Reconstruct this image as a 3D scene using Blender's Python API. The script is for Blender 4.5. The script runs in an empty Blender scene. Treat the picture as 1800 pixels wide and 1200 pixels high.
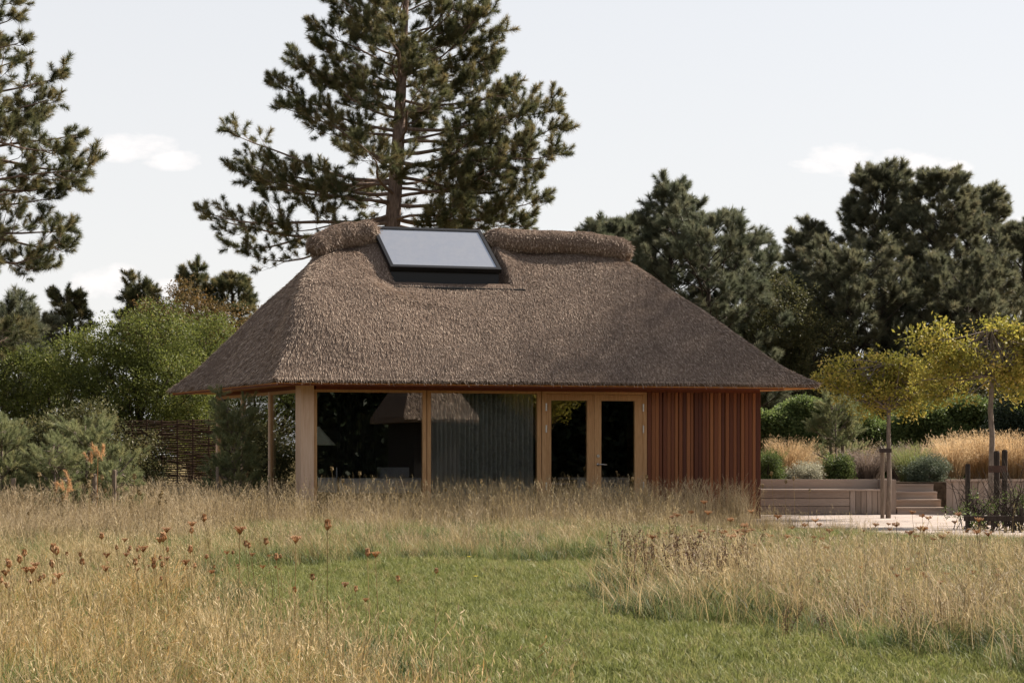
import bpy, math, random
import numpy as np
from mathutils import Vector

# ------------------------------------------------------------------ camera, sky, sun, exposure
S = bpy.context.scene
C = S.collection
EYE = 1.3
cam_data = bpy.data.cameras.new('camera')
cam_data.lens = 60.0
cam_data.sensor_width = 36.0
cam_data.shift_y = 200.0 / 1800.0
cam_data.clip_start = 0.1
cam_data.clip_end = 2000
cam = bpy.data.objects.new('camera', cam_data)
cam.location = (0, 0, EYE)
cam.rotation_euler = (math.radians(90), 0, 0)
C.objects.link(cam)
S.camera = cam

SUN = Vector((.66, .36, .66)).normalized()          # direction towards the sun: right and behind the house
sun_el = math.asin(SUN.z)
sun_az = math.atan2(SUN.x, SUN.y)

world = bpy.data.worlds.new('World')
S.world = world
world.use_nodes = True
wn = world.node_tree
wn.nodes.clear()


def wnode(t, **kw):
    n = wn.nodes.new(t)
    for k, v in kw.items():
        setattr(n, k, v)
    return n


def wmath(op, a, b=None, clamp=False):
    n = wn.nodes.new('ShaderNodeMath')
    n.operation = op
    n.use_clamp = clamp
    for i, x in enumerate((a, b)):
        if x is None:
            continue
        if isinstance(x, (int, float)):
            n.inputs[i].default_value = x
        else:
            wn.links.new(x, n.inputs[i])
    return n.outputs[0]


SKY_STRENGTH = 0.066
sky = wnode('ShaderNodeTexSky', sky_type='NISHITA', sun_disc=False)
sky.sun_elevation = sun_el
sky.sun_rotation = sun_az
sky.air_density = 1.0
sky.dust_density = 1.2
sky.ozone_density = 1.0
tc = wnode('ShaderNodeTexCoord')
sep = wnode('ShaderNodeSeparateXYZ')
wn.links.new(tc.outputs['Generated'], sep.inputs[0])
# thin bright late-summer haze veil, thickest towards the horizon (same at every azimuth)
veil = wnode('ShaderNodeMixRGB', blend_type='MIX')
veil.inputs[2].default_value = (5.72, 5.62, 5.53, 1)
horizon = wmath('POWER', wmath('SUBTRACT', 1.0, wmath('ABSOLUTE', sep.outputs[2]), True), 0.6)
wn.links.new(wmath('MULTIPLY', horizon, 0.96), veil.inputs[0])
wn.links.new(sky.outputs[0], veil.inputs[1])
# small fair-weather clouds low over the horizon, all round, from noise in direction space
mapn = wnode('ShaderNodeMapping')
mapn.inputs['Scale'].default_value = (1, 1, 2.2)
wn.links.new(tc.outputs['Generated'], mapn.inputs[0])
noi = wnode('ShaderNodeTexNoise')
noi.inputs['Scale'].default_value = 34.0
noi.inputs['Detail'].default_value = 7.0
noi.inputs['Roughness'].default_value = 0.6
wn.links.new(mapn.outputs[0], noi.inputs['Vector'])


def puff(px, py, rx, ry):
    """a cloud round one direction (given by its azimuth/elevation slopes)."""
    az = wmath('DIVIDE', sep.outputs[0], sep.outputs[1])
    el = wmath('DIVIDE', sep.outputs[2], sep.outputs[1])
    dx = wmath('DIVIDE', wmath('SUBTRACT', az, (px - 900) / 3000), rx / 3000)
    dy0 = wmath('SUBTRACT', el, (800 - py) / 3000)
    dy = wmath('DIVIDE', dy0, ry / 3000)
    r2 = wmath('ADD', wmath('MULTIPLY', dx, dx), wmath('MULTIPLY', dy, dy))
    fall = wmath('SUBTRACT', 1.0, r2, True)
    front = wmath('GREATER_THAN', sep.outputs[1], 0.0)
    return wmath('MULTIPLY', fall, front)


m = None
for p in ((225, 262, 110, 34), (300, 282, 75, 24), (1485, 275, 75, 42), (1440, 292, 70, 18), (1590, 290, 100, 40), (1680, 300, 40, 22), (190, 495, 85, 42), (285, 505, 60, 26), (1790, 410, 60, 34), (1310, 435, 55, 22)):
    q = puff(*p)
    m = q if m is None else wmath('MAXIMUM', m, q)
cm = wmath('MULTIPLY', wmath('MULTIPLY', wmath('SUBTRACT', wmath('ADD', wmath('MULTIPLY', m, 0.85), wmath('MULTIPLY', noi.outputs[0], 2.2)), 1.42), 1.5, True), wmath('MULTIPLY', m, 3.0, True), True)
cloud = wnode('ShaderNodeMixRGB', blend_type='MIX')
cloud.inputs[2].default_value = (6.9, 6.6, 6.48, 1)
wn.links.new(wmath('MULTIPLY', cm, 0.95), cloud.inputs[0])
wn.links.new(veil.outputs[0], cloud.inputs[1])
bg = wnode('ShaderNodeBackground')
bg.inputs['Strength'].default_value = SKY_STRENGTH
wn.links.new(cloud.outputs[0], bg.inputs['Color'])
wo = wnode('ShaderNodeOutputWorld')
wn.links.new(bg.outputs[0], wo.inputs['Surface'])

sun_data = bpy.data.lights.new('sun', 'SUN')
sun_data.energy = 5.0
sun_data.angle = math.radians(0.6)
sun_data.color = (1.0, 0.91, 0.80)
sun = bpy.data.objects.new('sun', sun_data)
sun.rotation_euler = SUN.to_track_quat('Z', 'Y').to_euler()
sun.location = (30, 40, 40)
C.objects.link(sun)

S.view_settings.view_transform = 'Standard'
S.view_settings.look = 'None'
S.view_settings.gamma = 1
S.view_settings.exposure = 1.30
S.view_settings.use_curve_mapping = False
S.render.engine = 'CYCLES'
S.cycles.max_bounces = 8
S.cycles.transparent_max_bounces = 24
S.cycles.use_denoising = True
S.render.use_persistent_data = False

RNG = np.random.default_rng(11)
random.seed(11)
PI = math.pi

# ------------------------------------------------------------------ materials


class Mat:
    """small node-tree writer"""

    def __init__(self, name):
        self.m = bpy.data.materials.new(name)
        self.m.use_nodes = True
        self.t = self.m.node_tree
        self.t.nodes.clear()
        self.out = self.t.nodes.new('ShaderNodeOutputMaterial')

    def n(self, typ, ins=None, **kw):
        x = self.t.nodes.new(typ)
        for k, v in kw.items():
            setattr(x, k, v)
        for k, v in (ins or {}).items():
            self.set(x.inputs[k], v)
        return x

    def set(self, sock, v):
        if isinstance(v, bpy.types.NodeSocket):
            self.t.links.new(v, sock)
        elif isinstance(v, bpy.types.Node):
            self.t.links.new(v.outputs[0], sock)
        else:
            if hasattr(sock.default_value, '__len__') and len(sock.default_value) == 4 and len(v) == 3:
                v = (*v, 1)
            sock.default_value = v

    def ramp(self, fac, stops):
        r = self.n('ShaderNodeValToRGB')
        e = r.color_ramp.elements
        while len(e) < len(stops):
            e.new(0.5)
        for x, (p, c) in zip(e, stops):
            x.position = p
            x.color = (*c, 1)
        self.set(r.inputs[0], fac)
        return r.outputs[0]

    def mix(self, fac, a, b, mode='MIX'):
        x = self.n('ShaderNodeMixRGB', blend_type=mode)
        self.set(x.inputs[0], fac)
        self.set(x.inputs[1], a)
        self.set(x.inputs[2], b)
        return x.outputs[0]

    def math(self, op, a, b=0.0, clamp=False):
        x = self.n('ShaderNodeMath', operation=op, use_clamp=clamp)
        self.set(x.inputs[0], a)
        self.set(x.inputs[1], b)
        return x.outputs[0]

    def noise(self, scale, detail=4, rough=0.6, vec=None, stretch=None, dist=0.0):
        x = self.n('ShaderNodeTexNoise')
        x.inputs['Scale'].default_value = scale
        x.inputs['Detail'].default_value = detail
        x.inputs['Roughness'].default_value = rough
        x.inputs['Distortion'].default_value = dist
        if vec is None:
            vec = self.n('ShaderNodeTexCoord').outputs['Object']
        if stretch:
            mp = self.n('ShaderNodeMapping')
            mp.inputs['Scale'].default_value = stretch
            self.set(mp.inputs[0], vec)
            vec = mp.outputs[0]
        self.set(x.inputs['Vector'], vec)
        return x.outputs[0]

    def bsdf(self, col, rough=0.7, spec=0.3, bump=None, bstr=0.3, bdist=0.01, metal=0.0):
        p = self.n('ShaderNodeBsdfPrincipled')
        self.set(p.inputs['Base Color'], col)
        self.set(p.inputs['Roughness'], rough)
        self.set(p.inputs['Specular IOR Level'], spec)
        self.set(p.inputs['Metallic'], metal)
        if bump is not None:
            b = self.n('ShaderNodeBump')
            b.inputs['Strength'].default_value = bstr
            b.inputs['Distance'].default_value = bdist
            self.set(b.inputs['Height'], bump)
            self.t.links.new(b.outputs[0], p.inputs['Normal'])
        return p.outputs[0]

    def end(self, sh):
        self.t.links.new(sh, self.out.inputs['Surface'])
        return self.m

    def rand(self):
        return self.n('ShaderNodeObjectInfo').outputs['Random']

    def leafy(self, col, trans=0.35, tcol=None, rough=0.55, spec=0.25):
        """leaf: diffuse plus light coming through"""
        p = self.bsdf(col, rough, spec)
        tr = self.n('ShaderNodeBsdfTranslucent')
        self.set(tr.inputs[0], tcol if tcol is not None else col)
        mx = self.n('ShaderNodeMixShader')
        mx.inputs[0].default_value = trans
        self.t.links.new(p, mx.inputs[1])
        self.t.links.new(tr.outputs[0], mx.inputs[2])
        return self.end(mx.outputs[0])


def leaf_mat(name, stops, trans=0.35, spec=0.25, attr=True, rough=0.55):
    m = Mat(name)
    r = m.rand()
    if attr:
        a = m.n('ShaderNodeAttribute', attribute_name='tone').outputs['Fac']
        r = m.math('ADD', m.math('MULTIPLY', r, 0.55), m.math('MULTIPLY', a, 0.45))
    col = m.ramp(r, stops)
    return m.leafy(col, trans, None, rough, spec)


M = {}
M['needle'] = leaf_mat('pine_needles', [(0, (.042, .052, .024)), (.4, (.085, .092, .040)), (.68, (.155, .142, .062)), (1, (.26, .185, .085))], .45)
M['needle_dark'] = leaf_mat('dark_pine_needles', [(0, (.068, .074, .046)), (.5, (.12, .125, .074)), (.8, (.18, .168, .095)), (1, (.24, .19, .11))], .48)
M['needle_grey'] = leaf_mat('grey_green_needles', [(0, (.065, .078, .048)), (.5, (.12, .132, .080)), (1, (.21, .195, .12))], .42)
M['needle_blue'] = leaf_mat('blue_green_needles', [(0, (.115, .132, .060)), (.5, (.205, .225, .105)), (1, (.35, .315, .145))], .45)
M['leaf_green'] = leaf_mat('green_leaves', [(0, (.050, .062, .016)), (.45, (.105, .125, .028)), (.8, (.185, .200, .046)), (1, (.25, .19, .065))], .48)
M['leaf_olive'] = leaf_mat('dull_olive_leaves', [(0, (.045, .050, .020)), (.5, (.09, .09, .034)), (1, (.16, .13, .055))], .42)
M['leaf_brown'] = leaf_mat('browning_leaves', [(0, (.06, .05, .018)), (.5, (.12, .085, .03)), (1, (.20, .11, .035))], .4)
M['leaf_yellow'] = leaf_mat('yellowing_leaves', [(0, (.12, .12, .022)), (.4, (.25, .235, .042)), (.75, (.40, .325, .068)), (1, (.49, .34, .10))], .5)
M['leaf_hedge'] = leaf_mat('hedge_leaves', [(0, (.05, .07, .024)), (.5, (.115, .155, .045)), (1, (.21, .23, .08))], .48)
M['leaf_dark'] = leaf_mat('dark_evergreen_leaves', [(0, (.012, .020, .010)), (1, (.035, .05, .022))], .2)
M['leaf_silver'] = leaf_mat('silver_leaves', [(0, (.26, .25, .17)), (1, (.55, .52, .38))], .3)
M['leaf_sage'] = leaf_mat('sage_leaves', [(0, (.065, .085, .05)), (1, (.17, .20, .125))], .3)
M['leaf_purple'] = leaf_mat('faded_stems', [(0, (.15, .11, .085)), (.6, (.26, .2, .16)), (1, (.36, .30, .25))], .3)
M['grass_dry'] = leaf_mat('dry_grass', [(0, (.16, .12, .05)), (.4, (.30, .22, .10)), (.75, (.46, .35, .185)), (1, (.62, .50, .31))], .42, .2)
M['grass_orange'] = leaf_mat('orange_dry_grass', [(0, (.14, .16, .045)), (.25, (.20, .21, .06)), (.42, (.38, .22, .075)), (.65, (.46, .31, .12)), (1, (.64, .50, .29))], .42, .2)
M['grass_pink'] = leaf_mat('pinkish_dry_grass', [(0, (.15, .11, .055)), (.5, (.30, .225, .125)), (1, (.48, .385, .25))], .42, .2)
M['grass_mixed'] = leaf_mat('half_green_grass', [(0, (.075, .115, .03)), (.45, (.15, .19, .055)), (.75, (.27, .26, .10)), (1, (.44, .36, .18))], .42, .2)
M['grass_green'] = leaf_mat('green_grass', [(0, (.100, .120, .032)), (.45, (.172, .190, .056)), (.78, (.27, .26, .10)), (1, (.42, .35, .18))], .4, .2)
M['grass_tuft_dark'] = leaf_mat('dark_green_grass', [(0, (.035, .055, .018)), (.6, (.075, .10, .032)), (1, (.16, .15, .06))], .35, .2)
M['orna'] = leaf_mat('golden_ornamental_grass', [(0, (.30, .19, .085)), (.5, (.47, .32, .165)), (1, (.62, .46, .27))], .45, .2)
M['umbel'] = leaf_mat('dry_umbels', [(0, (.36, .19, .085)), (.6, (.55, .33, .16)), (1, (.66, .46, .25))], .45)
M['umbel_pale'] = leaf_mat('pale_seed_heads', [(0, (.25, .17, .07)), (1, (.42, .31, .15))], .3)
M['dock'] = leaf_mat('brown_dock', [(0, (.075, .04, .024)), (.6, (.14, .075, .042)), (1, (.20, .12, .07))], .25)
M['flower_yellow'] = leaf_mat('yellow_petals', [(0, (.6, .45, .03)), (1, (.75, .6, .05))], .3)


def bark(name, c0, c1, st=(1, 1, .25), sc=14):
    m = Mat(name)
    n = m.noise(sc, 5, .65, None, st)
    col = m.ramp(n, [(.3, c0), (.7, c1)])
    return m.end(m.bsdf(col, .9, .1, n, .7, .02))


M['bark_pine'] = bark('pine_bark', (.08, .056, .046), (.25, .18, .14))
M['bark_grey'] = bark('grey_bark', (.10, .08, .065), (.26, .21, .17), (1, 1, .3), 20)
M['bark_dark'] = bark('dark_bark', (.02, .016, .012), (.07, .052, .04))
M['stake'] = bark('weathered_stake', (.10, .075, .055), (.24, .185, .14), (1, 1, .15), 25)
M['stake_dark'] = bark('dark_stake', (.022, .017, .014), (.06, .047, .038), (1, 1, .15), 25)
M['wattle'] = bark('wattle_rods', (.022, .013, .009), (.085, .05, .032), (.2, 1, 1), 25)


def wood(name, stops, st, sc=9, rough=.6, spec=.25, var=.5, bs=.25):
    m = Mat(name)
    n = m.noise(sc, 5, .6, None, st, .6)
    f = m.math('ADD', m.math('MULTIPLY', n, 1 - var), m.math('MULTIPLY', m.rand(), var))
    col = m.ramp(f, stops)
    return m.end(m.bsdf(col, rough, spec, n, bs, .004))


M['oak'] = wood('oiled_larch', [(.2, (.27, .135, .055)), (.5, (.42, .235, .105)), (.8, (.54, .33, .165))], (9, 9, .7), 5, .55, .3, .15)
M['oak_pale'] = wood('pale_larch', [(.2, (.46, .29, .19)), (.5, (.58, .40, .28)), (.8, (.66, .50, .37))], (10, 10, .6), 4, .6, .25, .1)
M['cedar'] = wood('red_cedar', [(.2, (.070, .018, .008)), (.45, (.120, .034, .013)), (.65, (.172, .057, .020)), (.82, (.25, .094, .033))], (14, 14, .5), 5, .5, .3, .75)
M['fascia'] = wood('dark_red_wood', [(.2, (.085, .022, .012)), (.8, (.20, .06, .028))], (.6, 10, 10), 5, .6, .2, .2)
M['soffit'] = wood('soffit_boards_bounce_tint', [(.2, (.48, .19, .05)), (.8, (.66, .31, .10))], (1, 8, 1), 5, .6, .2, .2)  # orange wood, brightened to stand in for light bounced off the patio
M['deckwood'] = wood('weathered_larch', [(.15, (.20, .15, .115)), (.5, (.32, .245, .195)), (.85, (.43, .345, .285))], (.7, 8, 8), 6, .75, .2, .45)
M['deckwood_v'] = wood('weathered_larch_upright', [(.15, (.19, .145, .115)), (.5, (.30, .235, .19)), (.85, (.41, .33, .28))], (8, 8, .7), 6, .75, .2, .45)


def plain(name, col, rough=.5, spec=.4, metal=0.0, sc=30, amt=.15):
    m = Mat(name)
    n = m.noise(sc, 4)
    c2 = tuple(max(0, x * (1 - amt * 2)) for x in col)
    return m.end(m.bsdf(m.ramp(n, [(.25, c2), (.75, col)]), rough, spec, n, .08, .003, metal))


M['black_metal'] = plain('black_metal', (.010, .010, .011), .45, .3)
M['steel'] = plain('brushed_steel', (.55, .54, .52), .35, .5, 1.0)
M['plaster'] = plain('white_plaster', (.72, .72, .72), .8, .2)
M['linen'] = plain('pale_linen', (.66, .67, .74), .85, .1)
M['linen_blue'] = plain('blue_grey_blanket', (.24, .25, .36), .9, .1)
M['shade'] = plain('lamp_shade_fabric', (.80, .82, .70), .8, .1)
M['darkwood'] = plain('dark_furniture_wood', (.10, .06, .04), .5, .3)
M['floorwood'] = plain('oak_floor', (.22, .15, .09), .5, .3)
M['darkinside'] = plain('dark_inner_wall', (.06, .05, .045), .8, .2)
M['tarred'] = plain('tarred_boards', (.018, .016, .015), .8, .15)
M['tie'] = plain('rubber_tie', (.05, .035, .03), .7, .2)
M['tie_board'] = plain('brown_tie_board', (.10, .055, .04), .8, .2)
M['shed_roof'] = plain('dark_shed_roof', (.03, .028, .028), .8, .2)


def curtain_mat():
    m = Mat('grey_curtain')
    n = m.noise(60, 3)
    return m.leafy(m.ramp(n, [(.3, (.50, .50, .485)), (.7, (.64, .64, .62))]), .3, None, .9, .05)


M['curtain'] = curtain_mat()

M['curtain_dark'] = plain('dark_curtain', (.035, .033, .032), .9, .05)


def glass_mat(name, tint=(.93, .96, .95), refl=1.0, base=0.02):
    m = Mat(name)
    tr = m.n('ShaderNodeBsdfTransparent', {0: tint})
    gl = m.n('ShaderNodeBsdfGlossy', {'Roughness': 0.0, 'Color': (1, 1, 1)})
    fr = m.n('ShaderNodeFresnel', {'IOR': 1.5})
    f = m.math('ADD', m.math('MULTIPLY', fr, refl), base, True)
    mx = m.n('ShaderNodeMixShader', {0: f})
    m.t.links.new(tr.outputs[0], mx.inputs[1])
    m.t.links.new(gl.outputs[0], mx.inputs[2])
    return m.end(mx.outputs[0])


M['glass'] = glass_mat('window_glass', (.87, .875, .86), 2.2, .03)


def sky_glass():
    m = Mat('coated_skylight_glass')
    n = m.noise(5, 6, .7, None, (1, 1, 1))
    dust = m.n('ShaderNodeBsdfDiffuse', {0: (.30, .30, .30)})
    gl = m.n('ShaderNodeBsdfGlossy', {'Roughness': 0.04, 'Color': (.80, .79, .77)})
    mx = m.n('ShaderNodeMixShader', {0: m.ramp(n, [(.3, (.52, .52, .52)), (.8, (.34, .34, .34))])})
    m.t.links.new(dust.outputs[0], mx.inputs[1])
    m.t.links.new(gl.outputs[0], mx.inputs[2])
    return m.end(mx.outputs[0])


M['skyglass'] = sky_glass()


def thatch_mat(name, straw):
    m = Mat(name)
    if straw:
        r = m.n('ShaderNodeAttribute', attribute_name='tone').outputs['Fac']
        col = m.ramp(r, [(0, (.13, .088, .060)), (.35, (.31, .228, .168)), (.7, (.53, .41, .315)), (1, (.76, .635, .51))])
        big = m.noise(.8, 4, .6)
        col = m.mix(m.ramp(big, [(.35, (0, 0, 0)), (.7, (.4, .4, .4))]), col, (.13, .092, .072))
        return m.leafy(col, .12, None, .7, .2)
    n = m.noise(34, 6, .75)
    n2 = m.noise(1.1, 4, .6)
    col = m.ramp(n, [(.3, (.07, .048, .036)), (.55, (.19, .138, .106)), (.75, (.33, .25, .195))])
    col = m.mix(m.math('MULTIPLY', n2, .3), col, (.10, .07, .055))
    return m.end(m.bsdf(col, .95, .05, n, 1.0, .05))


M['thatch'] = thatch_mat('thatch', False)
M['straw'] = thatch_mat('thatch_reed_ends', True)


def ground_mat():
    m = Mat('meadow_soil')
    a = m.n('ShaderNodeAttribute', attribute_name='lawn').outputs['Fac']
    n = m.noise(3, 6, .7)
    n2 = m.noise(40, 4, .7)
    f = m.math('ADD', m.math('MULTIPLY', n, .6), m.math('MULTIPLY', n2, .4))
    dry = m.ramp(f, [(.3, (.07, .055, .025)), (.5, (.15, .115, .052)), (.72, (.26, .195, .095))])
    grn = m.ramp(f, [(.3, (.05, .065, .018)), (.55, (.09, .105, .03)), (.75, (.17, .15, .06))])
    return m.end(m.bsdf(m.mix(a, dry, grn), .95, .05, n2, .6, .03))


M['ground'] = ground_mat()


def patio_mat():
    m = Mat('pale_gravel_concrete')
    n = m.noise(2.2, 6, .65)
    n2 = m.noise(90, 4, .7)
    col = m.ramp(m.math('ADD', m.math('MULTIPLY', n, .6), m.math('MULTIPLY', n2, .4)), [(.3, (.24, .195, .165)), (.55, (.36, .30, .26)), (.75, (.44, .37, .32))])
    return m.end(m.bsdf(col, .9, .1, n2, .3, .01))


M['patio'] = patio_mat()
M['soil'] = plain('dark_bed_soil', (.11, .08, .055), .95, .05, 0, 12, .35)

# ------------------------------------------------------------------ mesh helpers


class MB:
    def __init__(self):
        self.v, self.f = [], []

    def add(self, vs, fs):
        o = len(self.v)
        self.v += [tuple(map(float, x)) for x in vs]
        self.f += [tuple(i + o for i in f) for f in fs]
        return self

    def hexa(self, p):
        """p: 8 corners, bottom ring 0-3 then top ring 4-7 (counter-clockwise from above)"""
        return self.add(p, [(3, 2, 1, 0), (4, 5, 6, 7), (0, 1, 5, 4), (1, 2, 6, 5), (2, 3, 7, 6), (3, 0, 4, 7)])

    def box(self, x0, x1, y0, y1, z0, z1):
        return self.hexa([(x0, y0, z0), (x1, y0, z0), (x1, y1, z0), (x0, y1, z0), (x0, y0, z1), (x1, y0, z1), (x1, y1, z1), (x0, y1, z1)])

    def tube(self, pts, rad, n=6, cap=True):
        pts = [np.array(p, float) for p in pts]
        if not hasattr(rad, '__len__'):
            rad = [rad] * len(pts)
        vs, fs = [], []
        for i, p in enumerate(pts):
            d = pts[min(i + 1, len(pts) - 1)] - pts[max(i - 1, 0)]
            d = d / (np.linalg.norm(d) + 1e-9)
            ref = np.array((0, 0, 1.)) if abs(d[2]) < .9 else np.array((1., 0, 0))
            a = np.cross(ref, d)
            a /= np.linalg.norm(a)
            b = np.cross(d, a)
            for k in range(n):
                t = 2 * PI * k / n
                vs.append(p + rad[i] * (math.cos(t) * a + math.sin(t) * b))
        for i in range(len(pts) - 1):
            for k in range(n):
                k2 = (k + 1) % n
                fs.append((i * n + k, i * n + k2, (i + 1) * n + k2, (i + 1) * n + k))
        if cap:
            fs.append(tuple(reversed(range(n))))
            fs.append(tuple((len(pts) - 1) * n + k for k in range(n)))
        return self.add(vs, fs)

    def mesh(self, name, origin=(0, 0, 0), smooth=False):
        me = bpy.data.meshes.new(name)
        o = np.array(origin, float)
        me.from_pydata([tuple(np.array(x) - o) for x in self.v], [], self.f)
        if smooth:
            me.shade_smooth()
        me.update()
        return me

    def obj(self, name, mat, parent=None, origin=None, smooth=False, coll=None):
        if origin is None:
            origin = tuple(parent['org']) if parent is not None and 'org' in parent else (0, 0, 0)
        me = self.mesh(name, origin, smooth)
        me.materials.append(mat)
        return link(name, me, parent, origin, coll)


def link(name, me, parent=None, origin=(0, 0, 0), coll=None):
    o = bpy.data.objects.new(name, me)
    (coll or C).objects.link(o)
    if parent is not None:
        o.parent = parent
    else:
        o.location = origin
    ORG[o.name] = tuple(origin)
    return o


ORG = {}


def fast_mesh(name, verts, faces, mat, tone=None, smooth=False):
    """verts (n,3) array, faces (m,k) array of one polygon size"""
    me = bpy.data.meshes.new(name)
    n, k = faces.shape
    me.vertices.add(len(verts))
    me.vertices.foreach_set('co', np.asarray(verts, np.float32).ravel())
    me.loops.add(n * k)
    me.loops.foreach_set('vertex_index', faces.astype(np.int32).ravel())
    me.polygons.add(n)
    me.polygons.foreach_set('loop_start', np.arange(0, n * k, k, dtype=np.int32))
    me.polygons.foreach_set('loop_total', np.full(n, k, np.int32))
    if tone is not None:
        at = me.attributes.new('tone', 'FLOAT', 'POINT')
        at.data.foreach_set('value', np.asarray(tone, np.float32))
    me.update(calc_edges=True)
    if smooth:
        me.shade_smooth()
    me.materials.append(mat)
    return me


def tag(o, label=None, cat=None, group=None, kind=None):
    for k, v in (('label', label), ('category', cat), ('group', group), ('kind', kind)):
        if v:
            o[k] = v
    return o


def thing(name, label, cat, loc=(0, 0, 0), rz=0.0, group=None):
    o = bpy.data.objects.new(name, None)
    o.empty_display_size = .2
    C.objects.link(o)
    o.location = loc
    o.rotation_euler = (0, 0, rz)
    ORG[o.name] = tuple(loc)
    return tag(o, label, cat, group)


def org(o):
    return ORG.get(o.name, (0, 0, 0))


def part(mb, name, mat, parent, smooth=False, label=None):
    """a part built in world coordinates under an unrotated parent"""
    o = mb.obj(name, mat, parent, org(parent), smooth)
    if label:
        o['label'] = label
    return o


def G(px, py, z=0.0):
    """authoring aid: ground position of a measured photo point"""
    Y = (EYE - z) * 3000 / (py - 800)
    return (px - 900) / 3000 * Y, Y


def P(px, py, Y):
    return np.array(((px - 900) / 3000 * Y, Y, EYE + (800 - py) / 3000 * Y))


# hidden store for instanced stuff sources (never in the scene itself)
def proto_coll(name):
    return bpy.data.collections.new(name)


_groups = {}


def scatter_group(coll):
    if coll.name in _groups:
        return _groups[coll.name]
    g = bpy.data.node_groups.new('scatter_' + coll.name, 'GeometryNodeTree')
    g.interface.new_socket('Geometry', in_out='INPUT', socket_type='NodeSocketGeometry')
    g.interface.new_socket('Geometry', in_out='OUTPUT', socket_type='NodeSocketGeometry')
    N, Lk = g.nodes, g.links
    gi, go = N.new('NodeGroupInput'), N.new('NodeGroupOutput')
    ci = N.new('GeometryNodeCollectionInfo')
    ci.inputs['Collection'].default_value = coll
    ci.inputs['Separate Children'].default_value = True
    ci.inputs['Reset Children'].default_value = True
    ip = N.new('GeometryNodeInstanceOnPoints')
    ip.inputs['Pick Instance'].default_value = True

    def attr(name, typ):
        a = N.new('GeometryNodeInputNamedAttribute')
        a.data_type = typ
        a.inputs['Name'].default_value = name
        return a.outputs['Attribute']
    e2r = N.new('FunctionNodeEulerToRotation')
    Lk.new(attr('rot', 'FLOAT_VECTOR'), e2r.inputs[0])
    Lk.new(gi.outputs[0], ip.inputs['Points'])
    Lk.new(ci.outputs[0], ip.inputs['Instance'])
    Lk.new(attr('idx', 'INT'), ip.inputs['Instance Index'])
    Lk.new(e2r.outputs[0], ip.inputs['Rotation'])
    Lk.new(attr('scl', 'FLOAT_VECTOR'), ip.inputs['Scale'])
    Lk.new(ip.outputs[0], go.inputs[0])
    _groups[coll.name] = g
    return g


def eulers(d, roll):
    """euler XYZ turning +Z to d with a roll about it"""
    d = d / np.linalg.norm(d, axis=1, keepdims=True)
    ref = np.where(np.abs(d[:, 2:3]) < .95, np.array([[0, 0, 1.]]), np.array([[1., 0, 0]]))
    x = np.cross(ref, d)
    x /= np.linalg.norm(x, axis=1, keepdims=True)
    y = np.cross(d, x)
    c, s = np.cos(roll)[:, None], np.sin(roll)[:, None]
    X, Y = c * x + s * y, -s * x + c * y
    return np.stack([np.arctan2(Y[:, 2], d[:, 2]), -np.arcsin(np.clip(X[:, 2], -1, 1)), np.arctan2(X[:, 1], X[:, 0])], 1)


def scatter(name, coll, pts, dirs, scl, parent=None, roll=None, idx=None, kind='stuff'):
    pts = np.asarray(pts, float)
    n = len(pts)
    if parent is not None:
        pts = pts - np.array(org(parent))
    dirs = np.asarray(dirs, float)
    if dirs.ndim == 1:
        dirs = np.tile(dirs, (n, 1))
    if roll is None:
        roll = RNG.uniform(0, 2 * PI, n)
    if idx is None:
        idx = RNG.integers(0, len(coll.objects), n)
    scl = np.broadcast_to(np.asarray(scl, float).reshape(-1, 1) if np.ndim(scl) == 1 else scl, (n, 3))
    me = bpy.data.meshes.new(name)
    me.vertices.add(n)
    me.vertices.foreach_set('co', pts.astype(np.float32).ravel())
    me.attributes.new('rot', 'FLOAT_VECTOR', 'POINT').data.foreach_set('vector', eulers(dirs, roll).astype(np.float32).ravel())
    me.attributes.new('scl', 'FLOAT_VECTOR', 'POINT').data.foreach_set('vector', np.ascontiguousarray(scl, np.float32).ravel())
    me.attributes.new('idx', 'INT', 'POINT').data.foreach_set('value', idx.astype(np.int32))
    o = bpy.data.objects.new(name, me)
    C.objects.link(o)
    if parent is not None:
        o.parent = parent
    md = o.modifiers.new('scatter', 'NODES')
    md.node_group = scatter_group(coll)
    o['kind'] = kind
    return o


# ------------------------------------------------------------------ terrain
def h2(x, y):
    return (math.sin(x * 1.3 + 2.1 * math.sin(y * .7)) + math.sin(y * 1.1 + 1.7 * math.sin(x * .9))) * .5


def ground_z(x, y):
    x, y = np.asarray(x, float), np.asarray(y, float)
    base = -.05 * np.clip((29 - y) / 12, 0, 1)
    nz = .02 * (np.sin(x * 1.3 + 2.1 * np.sin(y * .7)) + np.sin(y * 1.1 + 1.7 * np.sin(x * .9))) * np.clip((30 - y) / 4, 0, 1)
    return base + nz


# polygons on the ground
LAWN = [G(*p) for p in [(330, 1012), (470, 997), (600, 990), (800, 986), (1000, 983), (1062, 986), (1080, 1000), (1062, 1025), (1045, 1055), (1110, 1080), (1300, 1104), (1500, 1126), (1700, 1158), (1900, 1196), (2300, 1290), (1900, 1420), (1300, 1420), (1020, 1360), (850, 1275), (700, 1190), (560, 1120), (430, 1060)]]


def inside(poly, x, y):
    x, y = np.asarray(x), np.asarray(y)
    r = np.zeros(x.shape, bool)
    j = len(poly) - 1
    for i in range(len(poly)):
        xi, yi = poly[i]
        xj, yj = poly[j]
        cnd = ((yi > y) != (yj > y)) & (x < (xj - xi) * (y - yi) / (yj - yi + 1e-12) + xi)
        r ^= cnd
        j = i
    return r


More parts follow.
